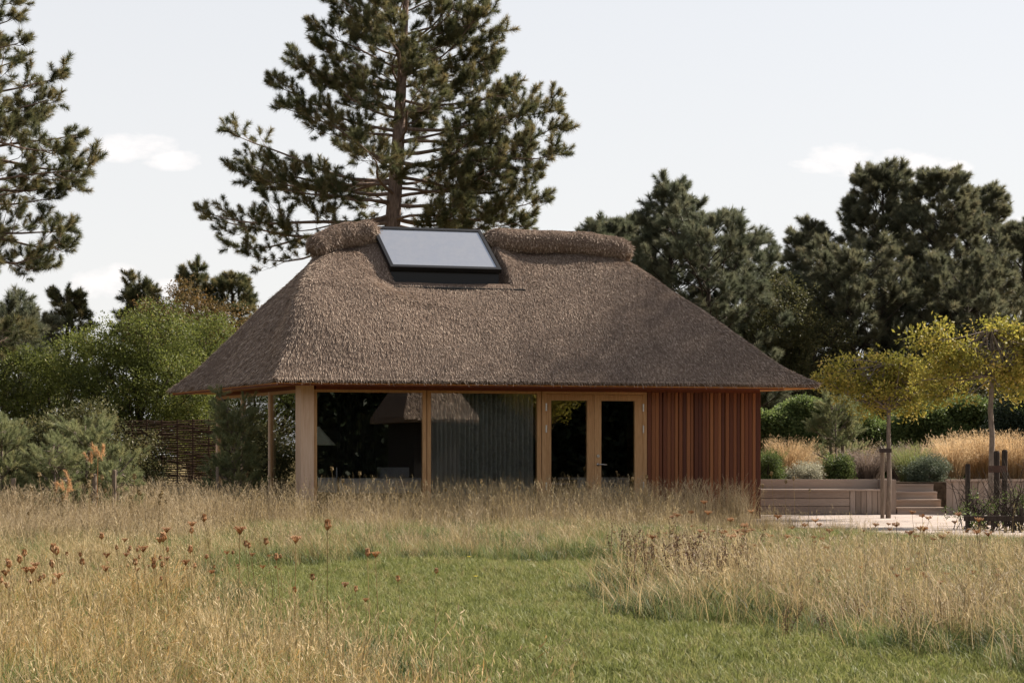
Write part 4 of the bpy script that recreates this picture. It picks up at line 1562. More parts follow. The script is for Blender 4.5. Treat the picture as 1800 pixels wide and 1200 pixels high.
def bench():
    root = thing('timber_bench', 'long built in larch bench with low back edging the patio', 'bench', at(1450, YB))
    zs, zb = .565, .77

    def x(px):
        return (px - 900) / 3000 * YB
    xa, xb, xc = x(1310), x(1494), x(1552)
    g = .008
    rows = 3
    for k in range(rows):
        z0 = .02 + (zs - .05) / rows * k
        part(MB().box(xa, xb - g, YB, YB + .045, z0 + g, z0 + (zs - .05) / rows - g * .5), 'front_plank', M['deckwood'], root)
    m = 6
    for k in range(m):
        w = (xc - xb) / m
        part(MB().box(xb + k * w + g, xb + (k + 1) * w - g * .3, YB + .002, YB + .047, .02, zs - .045), 'upright_plank', M['deckwood_v'], root)
    for k in range(4):
        part(MB().box(xa, xc, YB - .03 + .125 * k, YB + .085 + .125 * k, zs - .04, zs), 'seat_plank', M['deckwood'], root)
    part(MB().box(xa, xc + .17, YB + .475, YB + .60, zs - .30, zb), 'back_board', M['deckwood'], root)
    part(MB().box(xc + .002, xc + .30, YB + .05, YB + .472, 0, zb + .0), 'end_block', M['deckwood_v'], root)


bench()


def steps():
    xa, xb = (1578.5 - 900) / 3000 * YB, (1662 - 900) / 3000 * YB
    root = thing('garden_steps', 'four low timber steps between the bench and the retaining wall', 'steps', (xa, YB, 0))
    for k in range(4):
        z = .165 * (k + 1)
        y = YB + .05 + .34 * k
        part(MB().box(xa, xb, y, y + .045, z - .163, z - .04), 'riser', M['deckwood'], root)
        part(MB().box(xa, xb, y - .025, y + .33, z - .04, z), 'tread', M['deckwood'], root)


steps()


def rwall():
    xa = (1664 - 900) / 3000 * YB
    root = thing('retaining_wall', 'retaining wall of upright larch boards right of the garden steps', 'wall', (xa, YB, 0))
    g = .005
    for k in range(24):
        x = xa + k * .135
        ww = .135
        yy = YB - .03 * math.sin(k * .13)
        part(MB().box(x + g, x + ww - g, yy, yy + .05, .0, .735), 'upright_board', M['deckwood_v'], root)
    part(MB().box(xa, xa + 24 * .135, YB - .06, YB + .14, .737, .775), 'capping', M['deckwood'], root)


rwall()

# tree stakes and ties
def stake(label, px, py0, py1, Y, w=.04, mat='stake', group='stakes holding the young trees'):
    x, y, _ = at(px, Y)
    o = MB().tube([(x, y, -.15), (x, y, zat(py0, Y) - .03), (x, y, zat(py0, Y))], [w, w, w * .75], 9).obj('tree_stake', M[mat], None, (x, y, 0))
    tag(o, label, 'stake', group)


stake('weathered stake tied to the small yellow tree', 1551, 790, 905, 34.9, .042)
stake('leftmost dark stake by the larger yellow tree, with a thorny shrub round it', 1701, 815, 935, 30.5, .045, 'stake_dark')
stake('dark stake just right of the trunk of the larger yellow tree', 1752, 792, 935, 30.8, .055, 'stake_dark')
stake('rightmost dark stake by the larger yellow tree', 1766, 790, 945, 30.2, .05, 'stake_dark')
stake('pale stake behind the staked bed pine, right of its stem', 1481, 756, 810, 41.4, .045)
stake('grey stake behind the staked bed pine, left of its stem', 1460, 758, 810, 41.6, .04)
o = MB().box(*sorted((at(1546, 34.8)[0], at(1567, 34.8)[0])), 34.78, 34.84, zat(795, 34.8), zat(788, 34.8)).obj('tree_tie', M['tie'], None, at(1556, 34.8))
tag(o, 'dark tie joining the small yellow tree to its stake', 'tie')
o = MB().box(*sorted((at(1738, 30.1)[0], at(1769, 30.1)[0])), 30.08, 30.12, zat(830, 30.1), zat(818, 30.1)).obj('tie_board', M['tie_board'], None, at(1752, 30.1))
tag(o, 'brown cross board nailed across the dark stakes', 'board')
# low dark rail at the right edge
t = thing('low_rail', 'low dark timber rail with short posts at the right picture edge', 'rail', at(1770, 28.6))
part(MB().box(at(1695, 28.6)[0], at(1860, 28.6)[0], 28.57, 28.65, .20, .29), 'beam', M['stake_dark'], t)
for px in (1700, 1722, 1745, 1768, 1781, 1795, 1812, 1840):
    x = at(px, 28.6)[0]
    part(MB().box(x - .022, x + .022, 28.585, 28.635, -.05, .198 if px not in (1781, 1795) else .42), 'post', M['stake_dark'], t)

# ------------------------------------------------------------------ planting behind the bench
def tussock(coll_name, label, px, Y, h, R, n, mat, seed, lean=.35, w=.008, zb=.68, name='ornamental_grass', cat='grass', group=None, feather=.5):
    r = np.random.default_rng(seed)
    x0, y0, _ = at(px, Y)
    az = r.uniform(0, 2 * PI, n)
    b = np.stack([np.cos(az), np.sin(az), 0 * az], 1) * (r.uniform(0, .4, n) * R)[:, None]
    hh = h * r.uniform(.55, 1.08, n)
    out = np.stack([np.cos(az), np.sin(az), 0 * az], 1)
    sp = (R * r.uniform(.1, 1.0, n))[:, None]
    mid = b + out * sp * .35
    mid[:, 2] = hh * .55
    tip = b + out * sp
    tip[:, 2] = hh * r.uniform(.85, 1.0, n)
    sd = np.stack([-np.sin(az + r.normal(size=n)), np.cos(az + r.normal(size=n)), 0 * az], 1) * w / 2
    vs = np.stack([b - sd, b + sd, mid + sd * .9, mid - sd * .9, tip + sd * .25, tip - sd * .25], 1).reshape(-1, 3)
    k = np.arange(n)[:, None] * 6
    fs = np.concatenate([k + np.array([[0, 1, 2, 3]]), k + np.array([[3, 2, 4, 5]])])
    tone = np.repeat(r.uniform(0, 1, n), 6)
    # feathery seed heads: little slivers round the upper part
    m = int(n * 7 * feather)
    i = r.integers(0, n, m)
    f = r.uniform(.35, 1.05, m)[:, None]
    c = mid[i] + (tip[i] - mid[i]) * f
    d = r.normal(size=(m, 3)) * .7 + np.array((0, 0, .9)) + out[i] * .4
    d /= np.linalg.norm(d, axis=1, keepdims=True)
    s2 = np.cross(d, r.normal(size=(m, 3)))
    s2 /= np.linalg.norm(s2, axis=1, keepdims=True)
    l2 = r.uniform(.04, .11, m)[:, None]
    v2 = np.stack([c, c + d * l2 * .5 + s2 * .005, c + d * l2, c + d * l2 * .5 - s2 * .005], 1).reshape(-1, 3)
    fs = np.concatenate([fs, 6 * n + np.arange(4 * m).reshape(m, 4)])
    vs = np.concatenate([vs, v2])
    tone = np.concatenate([tone, np.repeat(r.uniform(.3, 1, m), 4)])
    me = fast_mesh(name, vs, fs, M[mat], tone)
    o = link(name, me, None, (x0, y0, zb))
    tag(o, label, cat, group)
    return o


tussock('', 'golden ornamental grass clump beside the red timber wall', 1388, 40.2, 1.02, .62, 900, 'orna', 201)
tussock('', 'golden ornamental grass clump at the left end of the big golden stand', 1672, 40.4, 1.08, .62, 850, 'orna', 202)
tussock('', 'golden ornamental grass clump in the middle of the big golden stand', 1725, 41.0, 1.20, .75, 1100, 'orna', 203)
tussock('', 'golden ornamental grass clump at the right picture edge', 1785, 40.4, 1.16, .75, 1100, 'orna', 204)
tussock('', 'golden ornamental grass clump partly outside the right edge', 1840, 40.8, 1.2, .7, 700, 'orna', 205)
tussock('', 'dull green grass clump in the shade left of the golden one', 1350, 39.4, .75, .4, 500, 'grass_mixed', 206)
tussock('', 'pinkish faded spires leaning left in the middle of the bed', 1525, 39.8, .78, .62, 520, 'leaf_purple', 207, w=.012)
tussock('', 'pinkish faded spires right of the small yellow tree', 1580, 41.0, .88, .55, 420, 'leaf_purple', 208, w=.012)
tussock('', 'green and tan stems between the small yellow tree and the sage bush', 1598, 39.6, .9, .5, 420, 'grass_mixed', 209, w=.01)
tussock('', 'low tan grass at the back of the bed under the hedge', 1625, 42.5, .95, .7, 500, 'grass_pink', 210, w=.01)
tussock('', 'low tan grass under the staked pine', 1440, 42.5, .85, .6, 450, 'grass_pink', 211, w=.01)
tussock('', 'tan grass at the back between pine and pinkish spires', 1505, 43, 1.0, .7, 450, 'grass_pink', 212, w=.01)
Zb = .68
leafy_tree('silvery white low bush directly behind the bench back', at(1412, 38.9, Zb), [(0, 0, .14, .44, .3, .30), (.15, 0, .20, .30, .3, .24)], T_SILV, 170, stems=3, seed=221, limb_n=10, stem_r=.015, zmin=.0)
leafy_tree('fresh green low bush right of the silvery one', at(1474, 39.2, Zb), [(0, 0, .25, .38, .3, .36), (.1, 0, .4, .22, .2, .22)], T_HGREEN, 210, stems=3, seed=222, limb_n=12, stem_r=.015, zmin=.0)
leafy_tree('rounded grey green sage like bush at the top of the steps', at(1630, 39.0, Zb - .15), [(0, 0, .30, .56, .42, .42), (.1, 0, .42, .42, .35, .34)], T_SAGE, 420, stems=4, seed=223, limb_n=14, stem_r=.02, zmin=.0)
leafy_tree('dark green bush low behind the golden clump by the wall', at(1352, 38.9, Zb), [(0, 0, .3, .32, .3, .38)], T_HGREEN, 160, stems=3, seed=224, limb_n=8, stem_r=.015, zmin=0)
# thorny dark shrub at the right
leafy_tree('dark thorny shrub with bare twigs round the stakes at the right', at(1725, 29.6), [(0, 0, .30, .38, .3, .35), (-.35, 0, .2, .3, .3, .25), (.5, 0, .35, .4, .3, .4), (.9, 0, .5, .3, .3, .5)], T_HGREEN, 60, stems=5, seed=225, limb_n=0, stem_r=.012, zmin=0)


def twiggy(label, px, Y, n, h, R, seed):
    r = np.random.default_rng(seed)
    loc = np.array(at(px, Y, 0))
    mb = MB()
    for i in range(n):
        az = r.uniform(0, 2 * PI)
        e = loc + np.array((math.cos(az) * R * r.uniform(.3, 1), math.sin(az) * R * .6 * r.uniform(.3, 1), h * r.uniform(.5, 1.1)))
        b = loc + r.normal(size=3) * np.array((.2, .1, 0))
        m = (b + e) / 2 + r.normal(size=3) * .06
        mb.tube([b, m, e], [.009, .007, .003], 4, False)
        for j in range(3):
            f = r.uniform(.4, .95)
            q = b + (e - b) * f
            mb.tube([q, q + np.array((r.normal() * .15, r.normal() * .1, r.uniform(.02, .18)))], [.004, .002], 3, False)
    o = mb.obj('bare_shrub', M['bark_dark'], None, tuple(loc))
    tag(o, label, 'shrub')


twiggy('bare twiggy shrub right of the dark stakes at the right edge', 1790, 29.4, 46, 1.15, .75, 231)
twiggy('bare twiggy shrub between the leftmost dark stake and the trunk', 1722, 29.9, 34, 1.0, .6, 232)

# ------------------------------------------------------------------ grasses


def blade_tuft(coll, mat, n=26, h=(.25, .5), rad=.09, w=.005, lean=(.25, .1), bend=.5, seed=0, seeds=0.0, left=.18):
    r = np.random.default_rng(seed)
    az = r.uniform(0, 2 * PI, n)
    rr = rad * np.sqrt(r.uniform(0, 1, n))
    a2 = r.uniform(0, 2 * PI, n)
    b = np.stack([np.cos(a2) * rr, np.sin(a2) * rr, 0 * rr - .01], 1)
    hh = r.uniform(*h, n)
    ln = np.abs(r.normal(lean[0], lean[1], n))
    out = np.stack([np.cos(az), np.sin(az), 0 * az], 1)
    off = out * (hh * ln)[:, None] + np.array((-left, 0, 0)) * hh[:, None]
    mid = b + off * .38
    mid[:, 2] = hh * .6
    tip = b + off * (1 + bend * r.uniform(0, .6, n))[:, None]
    tip[:, 2] = hh * r.uniform(.82, 1.0, n)
    sa = az + PI / 2 + r.normal(size=n) * .9
    sd = np.stack([np.cos(sa), np.sin(sa), 0 * sa], 1) * (w * r.uniform(.6, 1.2, n) / 2)[:, None]
    vs = np.stack([b - sd, b + sd, mid + sd * .85, mid - sd * .85, tip + sd * .2, tip - sd * .2], 1).reshape(-1, 3)
    k = np.arange(n)[:, None] * 6
    fs = np.concatenate([k + np.array([[0, 1, 2, 3]]), k + np.array([[3, 2, 4, 5]])])
    tone = np.repeat(r.uniform(0, 1, n), 6)
    if seeds:
        i = np.where(r.uniform(size=n) < seeds)[0]
        m = len(i)
        if m:
            d = tip[i] - mid[i]
            d /= np.linalg.norm(d, axis=1, keepdims=True)
            v2, f2 = [], []
            o = len(vs)
            for q in range(5):
                c = tip[i] - d * (.018 * q) + r.normal(size=(m, 3)) * .004
                dd = d + r.normal(size=(m, 3)) * .35
                s2 = np.cross(dd, r.normal(size=(m, 3)))
                s2 /= np.linalg.norm(s2, axis=1, keepdims=True)
                v = np.stack([c, c + dd * .014 + s2 * .0026, c + dd * .032, c + dd * .014 - s2 * .0026], 1).reshape(-1, 3)
                v2.append(v)
            v2 = np.concatenate(v2)
            fs = np.concatenate([fs, o + np.arange(len(v2)).reshape(-1, 4)])
            vs = np.concatenate([vs, v2])
            tone = np.concatenate([tone, np.repeat(r.uniform(.5, 1, len(v2) // 4), 4)])
    me = fast_mesh('grass_tuft', vs, fs, mat, tone)
    ob = bpy.data.objects.new('grass_tuft', me)
    coll.objects.link(ob)


def tuftc(name, k, **kw):
    return coll_of(name, blade_tuft, k, **kw)


B_DRY = tuftc('blades_dry', 4, mat=M['grass_dry'], n=34, h=(.12, .36), rad=.12, w=.0042, lean=(.35, .2), seeds=.06)
B_ORNG = tuftc('blades_orange', 4, mat=M['grass_orange'], n=40, h=(.10, .34), rad=.12, w=.0042, lean=(.4, .25), seeds=.05)
B_PINK = tuftc('blades_pink', 4, mat=M['grass_pink'], n=24, h=(.22, .55), rad=.12, w=.006, seeds=.45)
B_MIX = tuftc('blades_mixed', 4, mat=M['grass_mixed'], n=44, h=(.08, .28), rad=.13, w=.005, lean=(.5, .3))
B_STALK = tuftc('blades_stalk', 5, mat=M['grass_dry'], n=6, h=(.30, .58), rad=.14, w=.0034, lean=(.16, .12), seeds=.7, left=.14)
B_BENT = tuftc('blades_bent', 5, mat=M['grass_dry'], n=4, h=(.22, .50), rad=.2, w=.0062, lean=(.55, .35), bend=.9, seeds=.3)
B_TALL = tuftc('blades_tall', 5, mat=M['grass_pink'], n=13, h=(.35, .85), rad=.13, w=.0075, lean=(.2, .12), seeds=.85, left=.12)
B_LAWN = tuftc('blades_lawn', 5, mat=M['grass_green'], n=46, h=(.03, .075), rad=.10, w=.0055, lean=(.5, .25), left=.05)
B_DARK = tuftc('blades_dark', 3, mat=M['grass_tuft_dark'], n=34, h=(.10, .28), rad=.11, w=.007, lean=(.5, .2))


def jgrid(x0, x1, y0, y1, d):
    n = int((x1 - x0) * (y1 - y0) * d)
    return RNG.uniform(x0, x1, n), RNG.uniform(y0, y1, n)


def fbm(x, y, s=1.0, ph=0.0):
    x, y = x * s + ph, y * s - ph * .7
    return (np.sin(x * 1.7 + 1.9 * np.sin(y * 1.3)) + np.sin(y * 2.1 + 1.6 * np.sin(x * 1.9 + 1)) + .6 * np.sin(x * 4.3 + y * 3.1) + .5 * np.sin(y * 5.9 - x * 3.7)) / 3.1


PATIO_POLY = [(p[0], p[1]) for p in pp]
HOUSE_POLY = [tuple(H(-.05, -.12)[:2]), tuple(H(HL + .1, -.12)[:2]), tuple(H(HL + .1, HW)[:2]), tuple(H(-.05, HW)[:2])]


def meadow():
    def edge_dist(x, y):
        """rough distance to the mown lawn, by probing around the point"""
        d = np.full(x.shape, 9.0)
        for rr in (.25, .5, .9):
            for a in np.linspace(0, 2 * PI, 8, endpoint=False):
                hit = inside(LAWN, *wob(x + rr * math.cos(a), y + rr * math.sin(a)))
                d = np.where(hit & (d > rr), rr, d)
        return d
    X, Y = [], []
    for (ya, yb, dens) in ((6.5, 12, 150), (12, 18, 105), (18, 26, 75), (26, 33, 62), (33, 41, 30)):
        hw = .36 * yb + 1.0
        x, y = jgrid(-hw, hw, ya, yb, dens)
        X.append(x)
        Y.append(y)
    x, y = np.concatenate(X), np.concatenate(Y)
    lawn = inside(LAWN, *wob(x, y))
    bad = inside(PATIO_POLY, *wob(x, y + .15)) | inside(HOUSE_POLY, x, y) | ((y > 31.5) & (x > 5.0))
    k = ~lawn & ~bad & (np.abs(x) < .36 * y + 1.0)
    x, y = x[k], y[k]
    d = edge_dist(x, y)
    f = fbm(x, y, .9)
    f2 = fbm(x, y, 2.3, 4.0)
    px = 900 + 3000 * x / y                                     # bearing only, used to pick the plant community
    near = y < 15.5
    left_wild = (y > 23) & (x < -4.4)
    right = (x > .9) & (y < 22.5)
    u = RNG.uniform(size=len(x))
    kind = np.zeros(len(x), int)                                 # 0 dry 1 orange 2 pink 3 mixed 4 dark
    kind[:] = np.where(u < .42 + .25 * f, 0, 3)
    m = near & ~right
    kind[m] = np.where(u[m] < .40 + .25 * f[m], 1, np.where(u[m] < .58 + .1 * f2[m], 0, 3))
    m = right
    kind[m] = np.where(u[m] < .18 + .28 * f[m], 0, np.where(u[m] < .27 + .25 * f[m], 2, np.where(u[m] < .88, 3, 4)))
    m = (y > 22) & ~left_wild
    kind[m] = np.where(u[m] < .13 + .18 * f[m], 0, np.where(u[m] < .20 + .2 * f2[m], 2, np.where(u[m] < .93, 3, 4)))
    m = (y > 28.2) & ~left_wild
    kind[m] = np.where(u[m] < .26, 2, np.where(u[m] < .46, 0, np.where(u[m] < .62, 5, 3)))
    m = left_wild
    kind[m] = np.where(u[m] < .45 + .2 * f[m], 2, np.where(u[m] < .65, 0, np.where(u[m] < .85, 3, 4)))
    # greener, lower fringe; its dark tufts paint in shade along the mown edge
    e = (d < .6) & (RNG.uniform(size=len(x)) < .8)
    kind[e] = np.where(u[e] < .35, 3, 4)
    clump = (fbm(x, y, 1.5, 9) > .45) & (y > 14)
    kind[clump & (u < .7)] = 4
    gp = (fbm(x, y, 1.9, 21) < -.28) & (RNG.uniform(size=len(x)) < .7)
    kind[gp] = 3
    stalk = (RNG.uniform(size=len(x)) < .16 + .14 * f2) & (d > .3) & ((y < 18) | (RNG.uniform(size=len(x)) < .6))
    kind[stalk] = 5
    sc = 1.0 + .42 * f + RNG.normal(0, .12, len(x))
    sc = np.where(d < .3, sc * .68, np.where(d < .6, sc * .85, sc))
    sc = np.where((y > 28.2) & ~left_wild, np.where((kind == 5) | (kind == 2), sc * np.where(kind == 5, 1.4, 1.1), sc * .75), sc)
    sc = np.where(left_wild & (y > 27) & (kind == 2) & (f2 > -.1), sc * 1.5, sc)
    sc = np.where((y > 22) & (y < 28), sc * .92, sc)
    sc = np.where((x > 2.6) & (y > 18.5), sc * .68, sc)
    sc = np.where((x > 3.4) & (y > 22), sc * .72, sc)
    sc = np.clip(sc, .4, 1.7)
    z = ground_z(x, y)
    P_ = np.stack([x, y, z], 1)
    names = {0: ('dry_meadow_grass', B_DRY), 1: ('golden_meadow_grass', B_ORNG), 2: ('tall_seeding_grass', B_PINK), 3: ('half_green_meadow_grass', B_MIX), 4: ('dark_meadow_grass', B_DARK), 5: ('flowering_grass_stalks', B_STALK)}
    for k, (nm, coll) in names.items():
        mk = kind == k
        if mk.sum() == 0:
            continue
        n = mk.sum()
        dirs = np.stack([RNG.normal(0, .10, n), RNG.normal(0, .10, n), np.ones(n)], 1)
        # keep rolls small so that the lean to the left stays
        o = scatter(nm, coll, P_[mk], dirs, sc[mk], None, RNG.uniform(-.7, .7, n) - PI / 2 * 0)
        tag(o, {0: 'dry straw coloured meadow grass', 1: 'golden dry grass in the left foreground', 2: 'tall pinkish seeding grass along the house', 3: 'half green meadow grass', 4: 'dark green meadow grass tufts, also standing in for shade at the mown edge', 5: 'thin dry flowering grass stalks above the meadow'}[k], 'grass')
    # taller seeding clumps close to the house front
    cx = RNG.uniform(-4.6, 5.2, 26)
    n = 520
    i = RNG.integers(0, 26, n)
    x = cx[i] + RNG.normal(0, .22, n)
    fy = 29.2 + (x + 4) * .235
    y = fy + RNG.uniform(.2, 2.4, n)
    x = np.concatenate([x, RNG.uniform(-8.2, -4.5, 190)])
    y = np.concatenate([y, RNG.uniform(26.5, 32.0, 190)])
    k = ~inside(HOUSE_POLY, x, y) & ~inside(PATIO_POLY, x, y)
    x, y = x[k], y[k]
    n = len(x)
    o = scatter('tall_seeding_weeds', B_TALL, np.stack([x, y, ground_z(x, y)], 1), np.stack([RNG.normal(0, .1, n), RNG.normal(0, .1, n), np.ones(n)], 1), RNG.uniform(.6, 1.25, n))
    tag(o, 'taller seeding grass clumps close to the house front', 'grass')
    # coarse bent culms lying through the near grass
    x, y = jgrid(-6, 6.5, 7, 19, 26)
    k = ~inside(LAWN, *wob(x, y)) & (np.abs(x) < .4 * y + 1)
    x, y = x[k], y[k]
    n = len(x)
    o = scatter('bent_grass_culms', B_BENT, np.stack([x, y, ground_z(x, y)], 1), np.stack([RNG.normal(0, .2, n), RNG.normal(0, .2, n), np.ones(n)], 1), RNG.uniform(.6, 1.15, n))
    tag(o, 'coarse bent dry culms lying through the near meadow grass', 'grass')
    # mown lawn
    x, y = jgrid(-6, 9, 7, 24, 150)
    k = inside(LAWN, *wob(x, y)) & (np.abs(x) < .4 * y + 1)
    x, y = x[k], y[k]
    n = len(x)
    o = scatter('mown_grass', B_LAWN, np.stack([x, y, ground_z(x, y)], 1), np.stack([RNG.normal(0, .2, n), RNG.normal(0, .2, n), np.ones(n)], 1), RNG.uniform(.7, 1.3, n) * (1 + .2 * fbm(x, y, 1.1)))
    tag(o, 'short mown green grass path through the meadow', 'grass')
    k = RNG.uniform(size=n) < .035 + .03 * fbm(x, y, .8, 2)
    o = scatter('lawn_straws', B_DRY, np.stack([x, y, ground_z(x, y)], 1)[k], np.stack([RNG.normal(0, .4, n), RNG.normal(0, .4, n), np.ones(n)], 1)[k], RNG.uniform(.25, .5, n)[k])
    tag(o, 'stray dry straws in the mown grass', 'grass')


meadow()


# ------------------------------------------------------------------ single meadow plants
def umbel_meshes(seed, closed, hgt, rad, mat_head, mat_stem, flat=False):
    """stem and seed head of one dried plant, growing from the origin"""
    r = np.random.default_rng(seed)
    st, hd = MB(), MB()
    bx, by = r.normal() * .06 - .05, r.normal() * .04
    top = np.array((bx, by, hgt))
    st.tube([(0, 0, -.03), (bx * .4, by * .4, hgt * .5), top], [.0035, .003, .0022], 4)
    n = 15
    for k in range(n):
        a = 2 * PI * k / n + r.uniform(-.2, .2)
        rr = rad * r.uniform(.55, 1.0)
        if flat:
            e = top + np.array((math.cos(a) * rr, math.sin(a) * rr, .035 + .008 * r.normal()))
            m = top + np.array((math.cos(a) * rr * .5, math.sin(a) * rr * .5, .022))
        else:
            m = top + np.array((math.cos(a) * rr * (1.0 if closed else .6), math.sin(a) * rr * (1.0 if closed else .6), rad * (1.0 if closed else .8)))
            q = .45 if closed else 1.3
            e = top + np.array((math.cos(a) * rr * q, math.sin(a) * rr * q, rad * (2.0 if closed else 1.6) * r.uniform(.85, 1.15)))
        hd.tube([top, m, e], [.0022, .003, .0025], 3, False)
        for j in range(5):
            c = e + r.normal(size=3) * rad * .20 * np.array((1, 1, .5))
            s = rad * r.uniform(.13, .2)
            hd.add([c + np.array((s, 0, 0)), c + np.array((-s * .5, s * .8, 0)), c + np.array((-s * .5, -s * .8, 0)), c + np.array((0, 0, s)), c - np.array((0, 0, s * .7))], [(0, 1, 3), (1, 2, 3), (2, 0, 3), (1, 0, 4), (2, 1, 4), (0, 2, 4)])
    a, b = st.mesh('stem'), hd.mesh('seed_head')
    a.materials.append(mat_stem)
    b.materials.append(mat_head)
    return a, b


def plant_set(name, cat, variants, spots, group):
    """spots: (x, y, scale, label)"""
    for i, (x, y, s, lab) in enumerate(spots):
        a, b = variants[i % len(variants)]
        root = thing(name, lab, cat, (x, y, float(ground_z(x, y))), random.uniform(-.8, .8), group)
        root.scale = (s, s, s)
        for nm, me in (('stem', a), ('seed_head', b)):
            o = bpy.data.objects.new(nm, me)
            C.objects.link(o)
            o.parent = root
            if nm == 'seed_head':
                o['kind'] = 'stuff'


random.seed(21)
carrot_var = [umbel_meshes(300 + i, i % 2 == 0, .62 + .04 * (i % 3), .025, M['umbel'], M['umbel_pale']) for i in range(5)]
carrot_near = [umbel_meshes(380 + i, i % 2 == 0, .95, .030, M['umbel'], M['umbel_pale']) for i in range(5)]
carrot_pale = [umbel_meshes(320 + i, True, .78 + .05 * (i % 2), .030, M['umbel_pale'], M['umbel_pale']) for i in range(3)]
yarrow_var = [umbel_meshes(340 + i, False, .42 + .05 * i, .040, M['umbel'], M['dock'], True) for i in range(4)]


def spot(px, py, hgt, Y):
    """plant at depth Y whose head shows near (px, py)"""
    x = (px - 900) / 3000 * Y
    z = zat(py, Y) - float(ground_z(x, Y))
    return x, Y, max(.4, z / hgt)


sp = []
for (px, py, Y, lab) in [(575, 932, 10.2, 'brown nest shaped wild carrot head, highest above the lawn edge'), (518, 955, 10.6, 'brown spread wild carrot head left of the highest one'), (652, 978, 10.8, 'twin dried wild carrot heads in front of the lawn, left one'), (668, 980, 10.8, 'twin dried wild carrot heads in front of the lawn, right one'), (712, 1022, 11, 'open brown wild carrot head standing before the mown path'), (765, 1008, 11.5, 'single closed wild carrot head out over the mown path'), (604, 1032, 10.5, 'closed wild carrot head below the twin heads'), (630, 1040, 10.6, 'closed dark wild carrot head beside its neighbour below the twins'), (648, 1058, 10.3, 'ragged reddish wild carrot head in the golden grass'), (563, 1020, 10.6, 'small brown wild carrot head over the lawn corner'), (518, 1042, 10.2, 'low star shaped wild carrot head left of the lawn')]:
    x, y, s = spot(px, py, .95, Y)
    sp.append((x, y, s, lab))
plant_set('wild_carrot', 'wild carrot', carrot_near, sp, 'wild carrot seed heads by the lawn')
sp = []
for k in range(72):
    px = random.uniform(110, 500)
    py = random.gauss(985, 26)
    Y = random.uniform(12.0, 16.5)
    x, y, s = spot(px, py, .66, Y)
    sp.append((x, y, min(s, 1.25), 'rusty brown wild carrot head in the crowd left of the lawn'))
for k in range(22):
    px = random.uniform(0, 110)
    py = random.uniform(985, 1030)
    x, y, s = spot(px, py, .66, random.uniform(11, 13))
    sp.append((x, y, min(s, 1.1), 'rusty brown wild carrot head in the crowd left of the lawn'))
plant_set('wild_carrot', 'wild carrot', carrot_var, sp, 'rusty wild carrot crowd left of the lawn')
sp = []
for k in range(34):
    px = random.uniform(40, 330)
    py = random.uniform(835, 935)
    x, y, s = spot(px, py, .82, random.uniform(22, 27))
    sp.append((x, y, min(s, 1.6), 'pale seed head on a tall stalk before the young pines'))
for (px, py) in [(593, 830), (632, 832), (602, 845), (700, 862), (720, 865), (780, 860), (855, 850), (885, 862), (912, 857), (1045, 860), (1136, 838), (1112, 842), (1180, 868), (1362, 832), (1381, 846), (1349, 858), (1398, 840), (1420, 862)]:
    x, y, s = spot(px, py, .82, random.uniform(28.5, 30))
    sp.append((x, y, min(s, 1.6), 'pale seed head on a tall stalk in front of the house'))
plant_set('seed_stalk', 'seed stalk', carrot_pale, sp, 'pale seed stalks before the pines and the house')
sp = []
for k in range(80):
    px = random.uniform(1060, 1790)
    py = random.gauss(945, 26)
    x, y, s = spot(px, py, .48, random.uniform(17.5, 24))
    sp.append((x, y, min(max(s, .55), 1.05), 'flat brown yarrow head in the meadow below the patio'))
for k in range(16):
    px = random.uniform(1300, 1780)
    py = random.uniform(1010, 1070)
    x, y, s = spot(px, py, .48, random.uniform(14, 17))
    sp.append((x, y, min(max(s, .6), 1.3), 'flat brown yarrow head low in the right meadow clump'))
plant_set('yarrow', 'yarrow', yarrow_var, sp, 'flat brown yarrow heads in the right meadow')


def dock_mesh(seed):
    r = np.random.default_rng(seed)
    mb, st = MB(), MB()
    for k in range(5):
        b = np.array((r.normal() * .07, r.normal() * .07, 0))
        e = b + np.array((r.normal() * .12, r.normal() * .1, r.uniform(.4, .62)))
        st.tube([b, (b + e) / 2, e], [.005, .004, .002], 4, False)
        for j in range(46):
            f = r.uniform(.3, 1.0)
            c = b + (e - b) * f + r.normal(size=3) * .022
            d = r.normal(size=3)
            d /= np.linalg.norm(d)
            s2 = np.cross(d, r.normal(size=3))
            s2 /= np.linalg.norm(s2)
            q = r.uniform(.008, .018)
            mb.add([c, c + d * q + s2 * q * .5, c + d * q * 2, c + d * q - s2 * q * .5], [(0, 1, 2, 3)])
    a, b = st.mesh('stem'), mb.mesh('seed_head')
    a.materials.append(M['dock'])
    b.materials.append(M['dock'])
    return a, b


docks = [dock_mesh(360 + k) for k in range(3)]
sp = []
for k in range(26):
    px = random.uniform(1055, 1330)
    Y = random.uniform(14.8, 21.0)
    x = (px - 900) / 3000 * Y
    if inside(LAWN, *[np.array([q]) for q in wob(np.array([x]), np.array([Y]))])[0].all():
        continue
    sp.append((x, Y, random.uniform(.75, 1.05), 'dark reddish brown seeding weed at the left tip of the right meadow clump'))
for k in range(12):
    px = random.gauss(1560, 90)
    Y = random.uniform(12.0, 13.5)
    x = (px - 900) / 3000 * Y
    sp.append((x, Y, random.uniform(.4, .65), 'low dark brown weed at the front edge of the right meadow clump'))
plant_set('weed', 'weed', docks, sp, 'brown seeding weeds in the right meadow clump')
